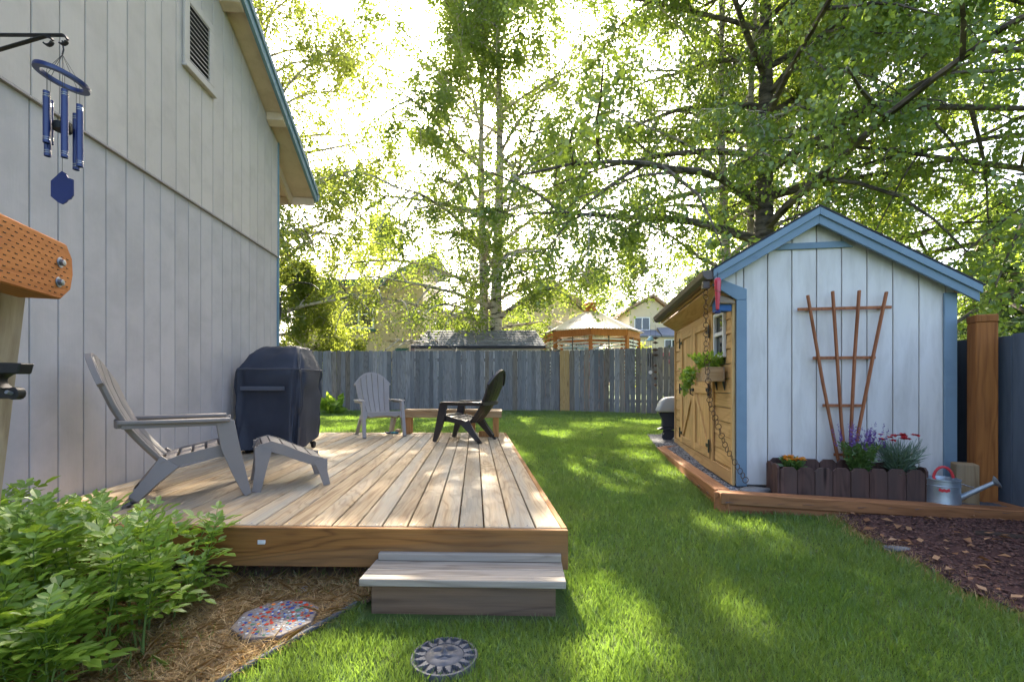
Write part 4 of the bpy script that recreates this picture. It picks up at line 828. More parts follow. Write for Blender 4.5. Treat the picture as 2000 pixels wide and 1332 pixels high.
# window box, birdhouse, feeder, hanging mobiles on the shed
wb = thing('window_box', 'small wooden window box below the shed window', 'window box', SO, SA)
for a_ in ((-.20, -.185, .20, .62, .96, 1.10), (-.052, -.037, .20, .62, .96, 1.10), (-.184, -.053, .20, .215, .96, 1.10), (-.184, -.053, .605, .62, .96, 1.10)): MB().box(*a_).build('side_board', M['bench'], wb, bevel=.003)
MB().box(-.184, -.053, .216, .604, .962, .975).build('bottom', M['bench'], wb); MB().box(-.18, -.056, .22, .60, .976, 1.07).build('soil', M['soil'], wb)
for y in (.28, .54): MB().prism([(-.05, .99), (-.014, .99), (-.014, .87)], 'y', y-.012, y+.012).build('bracket', M['iron'], wb)
t, rs = tuft('trailing_plant', 'green trailing plant spilling over the window box', W_(-.12, .44, 1.28), 620, .17, .19, M['bush_leaf'], 51, .045, .3)
n = 620; hang = rs.rand(n); ang_ = rs.rand(n); P = np.column_stack([-.10-.05*rs.rand(n), .12+.22*ang_+rs.randn(n)*.03, .05-.30*hang*(.35+.65*ang_)]); D = rs.randn(n, 3); D[:, 2] -= .4; D /= np.linalg.norm(D, axis=1)[:, None]
link_mesh('trailing_foliage', np_mesh('trailing_foliage', leaf_quads(P, D, .04*(.6+.7*rs.rand(n)), .32, rs, .08), np.arange(4*n).reshape(-1, 4), M['bush_leaf']), t)
bh = thing('birdhouse', 'small blue birdhouse with a tan roof hanging under the shed eave', 'birdhouse', W_(-.115, .02, 1.70+.225-.02), SA+.25)
MB().prism([(-.055, -.075), (.055, -.075), (.06, 0), (0, .055), (-.06, 0)], 'x', -.06, .06).build('body', paint('birdhouse blue', (0.04, 0.12, 0.30), bump=0), bh)
for s_ in (-1, 1): MB().bar((0, 0, .066), (0, s_*.085, -.012), .155, .012, up=(0, 0, 1)).build('roof', M['stub'], bh)
MB().lathe([(0, 0), (.017, 0), (.017, .003), (0, .003)], 12, (0.0605, 0, -.02), Matrix.Rotation(R(90), 3, 'Y')).build('hole', M['dark'], bh)
MB().tube([(0, 0, .065), (0, 0, .16)], .003, 5).build('hanger', M['iron'], bh)
fd = thing('hummingbird_feeder', 'red tapered glass feeder hanging from the shed rake', 'feeder', W_(-.20, -.15, 2.12), SA)
MB().lathe([(0.004, -.30), (.014, -.295), (.017, -.25), (.030, -.06), (.030, -.03), (.02, -.015), (0, -.012)], 16).build('tube', paint('red glass', (0.55, 0.03, 0.06), rough=.15, bump=0, spec=.7), fd, smooth=True)
MB().tube([(.031*math.cos(a), .031*math.sin(a), -.08-.012*a) for a in np.linspace(0, 10, 40)], .0022, 4).build('wire_wrap', M['copper'], fd)
MB().lathe([(0, -.335), (.028, -.33), (.03, -.315), (.01, -.30), (0, -.30)], 14).build('base', M['chime_blue'], fd, smooth=True)
MB().tube([(0, 0, -.013), (0, 0, .02), (.01, .03, .045), (.0, .03, .055)], .0025, 5).build('hook', M['iron'], fd)
cm = thing('hanging_chime', 'black tube wind chime with a clear glass top under the far shed eave', 'wind chime', W_(-.37, 2.72, 1.99), SA)
MB().lathe([(0, .0), (.018, -.005), (.055, -.06), (.06, -.075), (0, -.08)], 16).build('glass_top', paint('clear teal glass', (0.35, 0.55, 0.55), rough=.1, bump=0, spec=.7), cm, smooth=True, loc=(0, 0, -.09))
for i in range(3): MB().tube([(-.035+.035*i, 0, -.36), (-.035+.035*i, 0, -.55-.02*i)], .008, 6).build('tube', M['iron'], cm); MB().tube([(-.035+.035*i, 0, -.17), (-.035+.035*i, 0, -.36)], .0015, 3).build('string', M['string'], cm)
MB().tube([(0, 0, .08), (0, 0, -.10)], .0015, 3).build('string', M['string'], cm); MB().tube([(0, 0.01, -.17), (0, 0.01, -.62)], .0012, 3).build('string', M['string'], cm)
MB().lathe([(0, -.004), (.028, -.004), (.028, .004), (0, .004)], 14, (0, .01, -.645), Matrix.Rotation(R(90), 3, 'X')).build('wind_catcher', M['white'], cm)
mo = thing('hanging_mobile', 'string of small brown metal leaves hanging beside the chime', 'mobile', W_(-.29, 2.78, 1.97), SA)
MB().tube([(0, 0, .10), (0, 0, -.85)], .0015, 3).build('string', M['string'], mo)
for i, z in enumerate((-.10, -.17, -.28, -.36, -.52, -.62, -.72, -.82)):
    MB().add([(-.05+.02*(i > 3), 0, z), (0, .02, z+.025), (.05-.02*(i > 3), 0, z), (0, -.02, z-.025), (0, 0, z+.012)], [(0, 1, 4), (1, 2, 4), (2, 3, 4), (3, 0, 4), (0, 3, 2, 1)]).build('metal_leaf', M['copper'], mo)
# outboard motor behind the far corner
ob = thing('outboard_motor', 'outboard boat motor with pale grey cowling and dark leg behind the shed', 'motor', W_(-.06, 2.88, .28), SA)
MB().prism([(-.205, .455), (-.19, .50), (-.14, .62), (-.08, .675), (.10, .695), (.15, .63), (.16, .455)], 'y', -.145, .145).build('cowling', paint('cowling grey', (.42, .42, .42), (.36, .36, .36), bump=0, rough=.4), ob, bevel=.035, seg=3, smooth=True)
navy = paint('motor navy', (.035, .04, .06), rough=.4, bump=.05)
MB().prism([(-.17, .452), (.14, .452), (.13, .22), (-.12, .22), (-.115, .34), (-.15, .40)], 'y', -.07, .07).build('mid_section', navy, ob, bevel=.012)
MB().prism([(-.19, .19), (-.12, .218), (.08, .218), (.07, .19), (-.02, .175)], 'y', -.06, .06).build('cavitation_plate', navy, ob, bevel=.004)
MB().prism([(-.10, .174), (.09, .174), (.06, .07), (0, .0), (-.09, -.03), (-.12, .07)], 'y', -.02, .02).build('lower_unit', navy, ob, bevel=.006)
for k_ in range(3):
    a_ = k_*2.1+.4; MB().hexa([(-.10, 0, .09), (-.09, 0.012, .09), (-.09, math.cos(a_)*.07+.02, .09+math.sin(a_)*.07), (-.11, math.cos(a_)*.07-.02, .09+math.sin(a_)*.07)], [(-.104, 0, .094), (-.094, .012, .094), (-.094, math.cos(a_)*.07+.02, .094+math.sin(a_)*.07), (-.114, math.cos(a_)*.07-.02, .094+math.sin(a_)*.07)]).build('propeller_blade', M['white'], ob)
MB().box(.05, .16, -.05, .05, .26, .42).build('clamp_bracket', navy, ob, bevel=.005); MB().box(.10, .14, -.10, .10, -.04, .40).build('stand', M['stub'], ob)

# ------------------------------------------------------------------ stepping stones, pipe
ms = thing('mosaic_stepping_stone', 'octagonal stepping stone set with red, blue and white mosaic chips', 'stepping stone', (-1.13, 2.185, .022), .15)
oc = [(.19*math.cos(a), .19*math.sin(a)) for a in np.linspace(0, 2*math.pi, 8, endpoint=False)+.39]
MB().prism(oc, 'z', -.03, .016).build('slab', paint('mosaic grout', (.17, .145, .14), bump=.5, bs=(80, 80, 80)), ms, bevel=.003)
chips = []; rsx = random.Random(4)
tries = 0
while len(chips) < 210 and tries < 12000:
    tries += 1; x, y = rsx.uniform(-.175, .175), rsx.uniform(-.175, .175); r = rsx.uniform(.006, .0135)
    if math.hypot(x, y) > .163-r*.3: continue
    if all((x-a)**2+(y-b)**2 > (r+c_+.0008)**2 for a, b, c_ in chips): chips.append((x, y, r))
cm_ = [paint('mosaic '+nm, c_, rough=.25, bump=0, spec=.6, var=.12) for nm, c_ in (('red', (.48, .045, .022)), ('blue', (.03, .07, .30)), ('white', (.55, .58, .60)), ('pale blue', (.25, .36, .50)), ('orange', (.62, .20, .04)), ('green', (.06, .20, .13)), ('grey', (.30, .30, .31)))]
cmesh = []
for mt in cm_:
    for k_ in range(3):
        nn = rsx.choice((4, 5, 6)); an_ = sorted(rsx.uniform(0, 6.28) for _ in range(nn)); 
        poly = [(math.cos(6.28*i/nn+rsx.uniform(-.4, .4))*rsx.uniform(.75, 1.15), math.sin(6.28*i/nn)*rsx.uniform(.75, 1.15)) for i in range(nn)]
        cmesh.append(MB().prism(poly, 'z', -.2, .28).mesh('mosaic_chip', mt))
for i, (x, y, r) in enumerate(chips):
    mi = rsx.choices(range(7), (4.5, 5, 2.6, 4, 2, 1.2, 6))[0]; ob_ = link_mesh('mosaic_chip', cmesh[mi*3+rsx.randrange(3)], ms, (x, y, .016), (0, 0, rsx.uniform(0, 6))); ob_.scale = (r, r, .006)
ss = thing('sun_stepping_stone', 'round grey stepping stone with a carved sun face sunk in the grass', 'stepping stone', (-.286, 1.925, -.010), .12)
def relief():
    n, m = 150, 46; vs = []; fs = []; R0 = .142
    def ell(x, y, cx, cy, sx, sy): return math.exp(-((x-cx)/sx)**2-((y-cy)/sy)**2)
    for j in range(m+1):
        r = R0*j/m
        for i in range(n):
            a = 2*math.pi*i/n; x, y = r*math.cos(a), r*math.sin(a); h = .014
            if r < .082:
                h += .020*math.sqrt(max(0, 1-(r/.083)**2))
                for sx in (-1, 1):
                    h += -.016*ell(x, y, sx*.028, .018, .017, .008) + .007*ell(x, y, sx*.028, .017, .011, .004) + .006*ell(x, y, sx*.029, .034, .022, .006) + .006*ell(x, y, sx*.034, -.018, .018, .016)
                h += .019*ell(x, y, 0, .005, .0075, .020)+.007*ell(x, y, 0, -.010, .013, .007)
                h += -.016*ell(x, y, 0, -.036, .026, .0035)+.006*ell(x, y, 0, -.029, .018, .004)+.007*ell(x, y, 0, -.044, .016, .005)+.004*ell(x, y, 0, -.062, .015, .009)
            elif r < .128:
                f = (r-.082)/.046; ph = (i/n*16) % 1.0; wdt = .46*(1-f*.85); dd = abs(ph-.5-.10*math.sin(f*3)*(1 if int(i/n*16) % 2 else 0))
                h += (.009 if dd < wdt else -.006)
            else: h += .006 if r < .139 else -.004
            vs.append((x, y, h))
    for j in range(m):
        for i in range(n): k2 = (i+1) % n; fs.append((j*n+i, j*n+k2, (j+1)*n+k2, (j+1)*n+i))
    b0 = len(vs)
    for i in range(n): a = 2*math.pi*i/n; vs.append((R0*math.cos(a), R0*math.sin(a), -.03))
    for i in range(n): k2 = (i+1) % n; fs.append((m*n+i, m*n+k2, b0+k2, b0+i))
    return MB().add(vs, fs)
relief().build('disc', M['cast'], ss, smooth=True)
ep = MB().tube([(x, y, float(lawn_z(x, y))+.018) for x, y in PIPE], .0135, 10).build('edging_pipe', M['pipe'], smooth=True)
tag(ep, 'dark grey pipe edging between the lawn and the dry dirt', 'edging')

# ------------------------------------------------------------------ leafy bush at the front left of the deck
bush = thing('rose_bush', 'bright green leafy bush growing in front of the deck', 'bush', (-1.85, 2.0, 0))
rs = np.random.RandomState(77)
def leaflet(P, D, N, L, w):
    D = D.normalized(); s = D.cross(N).normalized(); n_ = s.cross(D)
    v_ = [P, P+D*L*.28+s*w*.8+n_*L*.05, P+D*L*.62+s*w*.85+n_*L*.04, P+D*L-n_*L*.08, P+D*L*.62-s*w*.85+n_*L*.04, P+D*L*.28-s*w*.8+n_*L*.05, P+D*L*.5-n_*L*.02]
    return v_, [(0, 1, 6), (1, 2, 6), (2, 3, 6), (3, 4, 6), (4, 5, 6), (5, 0, 6)]
def compound(seed):
    r_ = random.Random(seed); b = MB(); pairs = r_.choice((2, 3, 3)); Lr = .105; prev = Vector((0, 0, 0)); pts = [prev]
    for i in range(1, 7): f = i/6; pts.append(Vector((0, Lr*f, .035*math.sin(f*2.2)-.012*f*f)))
    b.tube(pts, [.0018]*6+[.001], 4)
    for k_ in range(pairs):
        f = .32+.55*k_/max(1, pairs-1)*.95; i = min(5, int(f*6)); P = pts[i].lerp(pts[i+1], f*6-i); sz = .040+.012*r_.random()
        for s_ in (-1, 1): b.add(*leaflet(P, Vector((s_*1.0, .55, .15+r_.uniform(-.25, .2))), Vector((-.2*s_, 0, 1)), sz, sz*.30))
    b.add(*leaflet(pts[-1], Vector((0, 1, -.1)), Vector((0, 0, 1)), .055, .017)); return b.mesh('leaf', M['bush_leaf'])
cl = [compound(i) for i in range(6)]
stems = MB(); slots = []
def stem(x, y, h, lean, nl):
    top = Vector((x+lean[0], y+lean[1], h)); b0 = Vector((x, y, 0)); pts = [b0.lerp(top, f)+Vector((0.03*math.sin(f*3+x*9), .03*math.cos(f*2+y*7), 0))*f for f in np.linspace(0, 1, 7)]
    stems.tube(pts, [.005-.003*f for f in np.linspace(0, 1, 7)], 5)
    for i in range(nl):
        f = 1-(i/nl)**1.25*.8; k_ = min(5, int(f*6)); P = pts[k_].lerp(pts[k_+1], f*6-k_); az = i*2.4+rs.rand()*.8; el = .95*(f-.25)+rs.randn()*.18
        slots.append((P, az, el, (0.95+.5*rs.rand())*(1.0 if f < .93 else .75)))
def top_h(x, y): return 0.50 - 0.12*max(0, (x+1.95)/.6) + .0
for i in range(125):
    x = rs.uniform(-2.75, -1.52); y = rs.uniform(1.45, 2.42)
    if x < -y*1.25 or x/y > -.80: continue
    h = (.50+.08*rs.rand()-.10*max(0, x+1.9)/.4)*(1 if y > 1.75 else .72); stem(x, y, h*(.75+.3*rs.rand()), (rs.randn()*.06, rs.randn()*.06), 12)
for x, y, h in ((-1.70, 2.36, .38), (-1.66, 2.40, .40), (-1.60, 2.34, .34), (-1.74, 2.25, .34), (-1.64, 2.2, .22), (-1.68, 2.1, .28), (-1.80, 2.3, .38)): stem(x, y, h, (rs.rand()*.08, .02), 11)
stems.build('stems', M['stem_green'], bush, smooth=True)
def vis_key(s_): P = s_[0]; return -P.z - .3*(P.x < -2.4) 
slots.sort(key=vis_key); main = slots[:296]; rest = slots[296:]
for P, az, el, sc in main:
    o = link_mesh('leaf', cl[rs.randint(6)], bush, P - Vector((-1.85, 2.0, 0)), (el, rs.randn()*.25, az)); o.scale = (sc,)*3
vv, ff = [], []
for P, az, el, sc in rest:
    me = cl[rs.randint(6)]; Mx = Matrix.LocRotScale(P-Vector((-1.85, 2.0, 0)), Matrix.Rotation(az, 3, 'Z').to_quaternion() @ Matrix.Rotation(el, 3, 'X').to_quaternion(), Vector((sc,)*3)); n0 = len(vv)
    vv += [tuple(Mx @ v_.co) for v_ in me.vertices]; ff += [tuple(n0+i for i in p_.vertices) for p_ in me.polygons]
me = bpy.data.meshes.new('lower_leaves'); me.from_pydata(vv, [], ff); me.materials.append(M['bush_leaf']); o = link_mesh('lower_leaves', me, bush); o['kind'] = 'stuff'
stems_o = [c_ for c_ in bush.children if c_.name.startswith('stems')][0]; stems_o.location = (1.85, -2.0, 0)
# hosta near the fence
t, rs2 = tuft('hosta', 'broad leaved green hosta beside the back fence', (-4.95, 12.4, .34), 90, .35, .30, M['bush_leaf'], 61, .32, .26, dirup=.5)

# ------------------------------------------------------------------ gate post, beam, latch, wind chime (near left)
gp_ = thing('gate_post', 'weathered grey brown gate post leaning below the orange beam', 'post', (-1.465, 1.22, 0), 0)
MB().hexa([(-.17, -.045, -.05), (-.06, -.045, -.05), (-.06, .045, -.05), (-.17, .045, -.05)], [(.020, -.045, 1.50), (.130, -.045, 1.50), (.130, .045, 1.50), (.020, .045, 1.50)]).build('shaft', M['post_grey'], gp_, bevel=.004)
bmn = thing('gate_beam', 'orange stained beam with clipped end bolted on the gate post', 'beam', (-1.275, 1.265, 1.458), R(90)+math.atan2(.10, .30))
# local x along the beam (far end at x=0), z up, face with the bolts at -y
MB().prism([(-.75, -.078), (-.055, -.078), (-.012, -.045), (0, .0), (-.004, .045), (-.030, .078), (-.75, .078)], 'y', -.045, .045).build('beam', M['orange_beam'], bmn, bevel=.004)
inc = MB(); rsx = random.Random(9)
for r_ in range(11):
    z = -.064+r_*.0126
    for k_ in range(26):
        x = -.028-k_*.026-(.013 if r_ % 2 else 0)+rsx.uniform(-.003, .003)
        if x < -.7 or (x > -.05 and abs(z) > .045): continue
        if math.hypot(x+.062, z-.020) < .019 or math.hypot(x+.068, z+.034) < .019: continue
        inc.box(x-.0042, x+.0042, -.0462, -.0452, z-.0009, z+.0009)
inc.build('incision_marks', M['dark'], bmn)['kind'] = 'stuff'
for x, z in ((-.062, .020), (-.068, -.034)):
    Mx = Matrix.Rotation(R(90), 3, 'X'); MB().lathe([(.014, .0), (.014, .002), (0, .002)], 18, (x, -.0455, z), Mx).lathe([(.009, .002), (.009, .010), (0, .011)], 6, (x, -.0455, z), Mx).build('bolt', M['bolt'], bmn, bevel=.0008)
lt = thing('gate_latch', 'black metal gate latch on the grey post', 'latch', (-1.305, 1.174, 1.145), 0)
MB().box(-.10, .045, -.012, .0, -.030, -.003).build('strap', M['iron'], lt, bevel=.002)
MB().prism([(.030, -.004), (.012, .010), (.012, .022), (.030, .033), (.072, .033), (.080, .060), (.020, .062), (-.004, .046), (-.006, .020), (.004, -.004)], 'y', -.040, -.004).build('catch', M['iron'], lt, bevel=.003)
MB().lathe([(0, -.010), (.016, -.010), (.016, .008), (0, .010)], 12, (.045, -.018, -.016), Matrix.Rotation(R(90), 3, 'X')).build('pivot', M['iron'], lt, smooth=True)
MB().tube([(.045, -.028, -.016), (.045, -.04, -.012)], .005, 8).build('pin', M['bolt'], lt)
ap = thing('arbor_post', 'upright post beyond the gate carrying the chime bracket', 'post', (-2.02, 1.42, 0))
MB().box(-.045, .045, -.045, .045, -.05, 2.5).build('shaft', M['post_grey'], ap, bevel=.004)
br = thing('bracket', 'black iron bracket with curled ends holding the wind chime', 'bracket', (-1.97, 1.40, 2.225))
curl = lambda cx, cz, r, a0, a1, n=9: [(cx+r*math.cos(a), 0, cz+r*math.sin(a)) for a in np.linspace(a0, a1, n)]
MB().sweep([(0, 0, 0), (.3, 0, .001), (.585, 0, 0)]+curl(.588, -.014, .014, 1.5, -2.2), .012, .005, (0, 0, 1)).build('upper_arm', M['iron'], br, bevel=.001)
MB().sweep([(0, 0, -.165), (.3, 0, -.072), (.535, 0, -.003)]+curl(.543, -.018, .013, 1.3, -2.6), .012, .005, (0, 0, 1)).build('lower_arm', M['iron'], br, bevel=.001)
MB().box(-.005, .0, -.015, .015, -.2, .03).build('plate', M['iron'], br)
wcx = thing('wind_chime', 'blue metal wind chime with six tubes hanging from the iron bracket', 'wind chime', (-1.383, 1.40, 2.20))
MB().tube([(0, 0, .008), (0.004, 0, -.02), (0, 0, -.035)], .0022, 5).build('hook', M['iron'], wcx)
tilt = Matrix.Rotation(R(14), 3, 'Y') @ Matrix.Rotation(R(-4), 3, 'X')
rg = MB().lathe([(.050, -.006), (.066, -.006), (.067, 0), (.066, .006), (.050, .006), (.049, 0), (.050, -.006)], 40, (0, 0, -.108), tilt).build('ring', M['chime_blue'], wcx, smooth=True)
tubes = [(-.98, .30, .135), (-.60, -.20, .170), (-.30, -.55, .155), (.25, .52, .175), (.52, -.40, .205), (.90, .05, .19)]
for x, y, L in tubes:
    q = tilt @ Vector((x*.058, y*.058, 0)); top = {-.98: -.165, -.60: -.183, -.30: -.168, .25: -.20, .52: -.158, .90: -.188}[x]
    tb = MB().lathe([(.0085, -L), (.0085, 0), (.007, 0), (.007, -L), (.0085, -L)], 16, (q.x, q.y, top)).build('tube', M['chime_blue'], wcx, smooth=True)
    for zz in (top-.010, top-.016, top-L+.010, top-L+.016): MB().lathe([(.0086, zz-.0009), (.0089, zz), (.0086, zz+.0009)], 16, (q.x, q.y, 0)).build('band', M['silver'], tb)
    MB().tube([(q.x, q.y, top-.005), (q.x, q.y, -.108+q.z)], .0007, 3).build('string', M['string'], wcx); MB().tube([(q.x, q.y, -.108+q.z), (0, 0, -.035)], .0007, 3).build('string', M['string'], wcx)
MB().lathe([(0, -.01), (.022, -.01), (.024, 0), (.022, .012), (0, .012)], 20, (0, 0, -.26)).build('clapper', M['rubber'], wcx, smooth=True)
MB().tube([(0, 0, -.035), (0, 0, -.40)], .0007, 3).build('string', M['string'], wcx)
sail = [(0, .062), (.012, .055), (.018, .042), (.034, .036), (.034, .020), (.034, -.012), (.026, -.024), (.018, -.026), (.012, -.034), (0, -.040), (-.012, -.034), (-.022, -.026), (-.034, -.016), (-.034, .032), (-.018, .046), (-.010, .054)]
MB().prism(sail, 'y', -.002, .002).build('sail', M['chime_blue'], wcx, loc=(0, 0, -.455))

# ------------------------------------------------------------------ trees
# holes cut into the crowns along the sun's direction to place sun patches on the lawn: (x, y, radius)
GAPS = [(1.57, 9.3, .45), (.2, 9.9, .4), (.79, 7.8, .35), (2.0, 7.0, .35), (1.69, 6.0, .30), (.75, 5.4, .26), (1.13, 4.6, .28), (1.72, 4.95, .2), (1.80, 3.24, .20), (1.45, 3.35, .15), (.42, 2.66, .20), (.68, 2.5, .22), (.33, 1.97, .22), (.60, 2.1, .2), (.10, 1.88, .18), (-.6, 1.85, .2), (1.15, 2.2, .14), (-1.0, 1.95, .18), (-3.4, 9.0, .5), (-1.5, 9.6, .45), (3.0, 10.2, .5), (-4, 11, .5)]
GP = np.array([(x, y, float(lawn_z(x, y))) for x, y, r in GAPS]); GR = np.array([r for x, y, r in GAPS])
def grow(name, label, base, H, r0, crown, h0, nl, nleaf, L, mats, seed, lean=(0, 0), group=None, strand=0.55, jit=0.07, wr=0.36, forks=1, sub=6, up=(0.9, 0.5), keep=None, cat='tree', trunkmat='birch', azfn=None, lowp=0.92, zmin=None):
    rs = np.random.RandomState(seed); t = thing(name, label, cat, base, 0, group)
    wood_ = MB(); B = []; BW = []
    def path(p, d, L_, n, bend, wob):
        out = [np.array(p, float)]; d = np.array(d, float); d /= np.linalg.norm(d)
        for i in range(n):
            d = d + np.array([0, 0, bend/n]) + rs.randn(3)*wob; d /= np.linalg.norm(d); out.append(out[-1]+d*L_/n)
        return out
    trunks = []
    for f_ in range(forks):
        off = np.array([0.0, 0.0, 0.0]) if f_ == 0 else np.array([-.42, .15, 0])
        n = 12; ln = np.array([lean[0], lean[1]])*(1 if f_ == 0 else .9)+(0 if f_ == 0 else np.array([-.02, .0]))
        w1, w2 = rs.rand(2)*6
        tp = [off+np.array([ln[0]*H*(i/n)+.10*math.sin(i*.8+w1)*(i/n), ln[1]*H*(i/n)+.10*math.cos(i*.7+w2)*(i/n), -.2+H*(i/n)]) for i in range(n+1)]
        rr = [r0*(1-.55*f_*.4)*(1-.93*(i/n)**1.05)*(1.25 if i == 0 else 1) for i in range(n+1)]
        wood_.tube(tp, rr, 12); trunks.append((tp, rr))
    for k_ in range(nl):
        tp, rr = trunks[k_ % forks]; hz = h0 + (0.985-h0)*((k_+.5)/nl)**lowp; f = hz*12; i = min(11, int(f)); p0 = tp[i]*(1-(f-i))+tp[i+1]*(f-i); rt = rr[i]*(1-(f-i))+rr[i+1]*(f-i)
        az = (k_*2.39996+rs.rand()*.9) if azfn is None else azfn(k_, rs)
        Rc = crown(hz, az)*(.72+.36*rs.rand()); el = up[0]*hz + up[1] - .25 + rs.randn()*.12
        d = [math.cos(az)*math.cos(el), math.sin(az)*math.cos(el), math.sin(el)]
        br_ = path(p0, d, Rc*1.12, 8, -.55 if hz < .8 else -.15, .075); rb = max(.015, min(rt*.5, .016*Rc+.012))
        wood_.tube(br_, [rb*(1-.85*j/8) for j in range(9)], 6)
        for s_ in range(sub):
            bwt = (.35, .7, 1.0, 1.5)[rs.randint(4)]
            fs_ = .22+.76*(s_+rs.rand()*.8)/sub; j = min(7, int(fs_*8)); q0 = br_[j]*(1-(fs_*8-j))+br_[j+1]*(fs_*8-j); dd = np.array(br_[j+1]-br_[j]); dd /= np.linalg.norm(dd)
            sd = rs.randn(3); sd[2] *= .45; sd -= dd*sd.dot(dd); sd /= np.linalg.norm(sd)+1e-6; d2 = dd*.6+sd*.85+np.array([0, 0, .1]); Ls = Rc*(.50-.25*fs_)*(.7+.6*rs.rand())+.25
            b2 = path(q0, d2, Ls, 5, -.7, .11); wood_.tube(b2, [max(.006, rb*.42*(1-.8*j_/5)) for j_ in range(6)], 4)
            for j_ in range(5):
                for u in (0, .33, .66): B.append(b2[j_]*(1-u)+b2[j_+1]*u); BW.append((.35+j_*.3)*bwt)
            for tw in range(3):
                j2 = rs.randint(1, 6); d3 = rs.randn(3); d3[2] = d3[2]*.5-.15; b3 = path(b2[j2], d3, .3+.28*Ls, 3, -1.0, .15); wood_.tube(b3, [.006, .005, .004, .003], 3)
                for j_ in range(3):
                    for u in (0, .5): B.append(b3[j_]*(1-u)+b3[j_+1]*u); BW.append(1.2*bwt)
        for j_ in range(5, 8): B.append(br_[j_+1]); BW.append(1.5)
    B = np.array(B); BW = np.array(BW); 
    if keep is not None: ok = keep(B+np.array(base)); B = B[ok]; BW = BW[ok]
    BW /= BW.sum(); per = 16; ns_ = nleaf//per; idx = rs.choice(len(B), ns_, p=BW); P0 = B[idx]+rs.randn(ns_, 3)*.06
    sd = rs.randn(ns_, 3)*.55; sd[:, 2] = -1.0+.35*rs.randn(ns_); sd /= np.linalg.norm(sd, axis=1)[:, None]; SLn = strand*(.3+.9*rs.rand(ns_))
    u = rs.rand(ns_, per, 1); P = (P0[:, None]+sd[:, None]*SLn[:, None, None]*u+rs.randn(ns_, per, 3)*jit).reshape(-1, 3); n = len(P)
    D = rs.randn(n, 3)*.8; D[:, 2] -= .65; D /= np.linalg.norm(D, axis=1)[:, None]
    link_mesh('trunk', wood_.mesh('trunk', M[trunkmat], smooth=True), t)
    Pw = P+np.array(base); ok = np.ones(n, bool); sv = np.array(SUN[:])
    for g_, r_ in zip(GP, GR):
        dv = Pw-g_; dv = dv-np.outer(dv@sv, sv); ok &= (np.linalg.norm(dv, axis=1) > r_*(.75+.5*rs.rand(n))) | (rs.rand(n) < .06)
    if zmin is not None: ok &= Pw[:, 2] > zmin(Pw)+.35*rs.randn(n)
    P = P[ok]; D = D[ok]; n = len(P)
    vs = leaf_quads(P, D, L*(.65+.7*rs.rand(n)), wr, rs, .06)
    link_mesh('crown', np_mesh('crown', vs, np.arange(4*n).reshape(-1, 4), M[mats]), t)
    return t
def prof(pts):
    xs_ = [a for a, b in pts]; ys_ = [b for a, b in pts]; return lambda h, az=0: float(np.interp(h, xs_, ys_))
# the twin-trunked birch behind the neighbour's shed
grow('birch_tree', 'tall twin-trunked birch standing behind the small grey-roofed shed', (-.62, 17.0, .3), 18.0, .27,
     prof([(.12, 4.5), (.25, 5.0), (.40, 4.9), (.6, 4.5), (.75, 3.3), (.9, 2.1), (1, .6)]), .10, 86, 225000, .090, 'leaf', 101, forks=2, lowp=1.08, zmin=lambda q: np.where(q[:, 0] > 1.4, 4.1, np.where(q[:, 0] < -3.4, 3.9, 3.1)), lean=(.012, 0), strand=.9, sub=8)
# birch behind the house corner
grow('birch_tree', 'yellow green birch rising behind the far corner of the taupe house', (-8.3, 14.9, .3), 17.0, .22,
     prof([(.08, 4.0), (.25, 4.3), (.45, 4.0), (.6, 4.6), (.8, 4.6), (1, 1.4)]), .09, 66, 165000, .088, 'leaf_yellow', 104, lean=(.0, 0), strand=.8, sub=8)
# trees behind the garden shed
grow('birch_tree', 'large dark-barked tree towering behind the garden shed', (5.52, 10.0, .3), 15.0, .265,
     prof([(.15, 4.6), (.3, 5.6), (.55, 5.2), (.8, 4.2), (1, 1.5)]), .25, 52, 125000, .080, 'leaf_right', 103, trunkmat='bark_dark', strand=.6, lean=(.004, 0), up=(.8, .35))
grow('birch_tree', 'pale slim birch trunk close beside the large dark-barked tree', (5.72, 10.9, .3), 14.5, .13,
     prof([(.3, 1.8), (.6, 2.4), (1, .8)]), .40, 16, 20000, .08, 'leaf_right', 105, lean=(.006, 0))
grow('birch_tree', 'slim birch leaning beside the left roof slope of the garden shed', (5.25, 11.0, .3), 13.0, .15,
     prof([(.2, 3.4), (.4, 4.0), (.7, 3.4), (1, 1.0)]), .25, 36, 62000, .08, 'leaf_right', 106, lean=(-.022, 0), strand=.75)
grow('birch_tree', 'thin birch rising behind the ridge of the garden shed', (8.6, 13.2, .3), 13.0, .12,
     prof([(.25, 2.6), (.6, 3.2), (1, .9)]), .22, 28, 50000, .09, 'leaf_yellow', 107)
grow('leafy_tree', 'dense broad-leaved tree spreading above the blue grey fence', (11.3, 8.6, .2), 12.5, .22,
     prof([(.2, 5.6), (.4, 6.0), (.7, 5.0), (1, 1.5)]), .22, 50, 150000, .078, 'leaf_right', 108, trunkmat='bark_dark', strand=.45, up=(.8, .25))
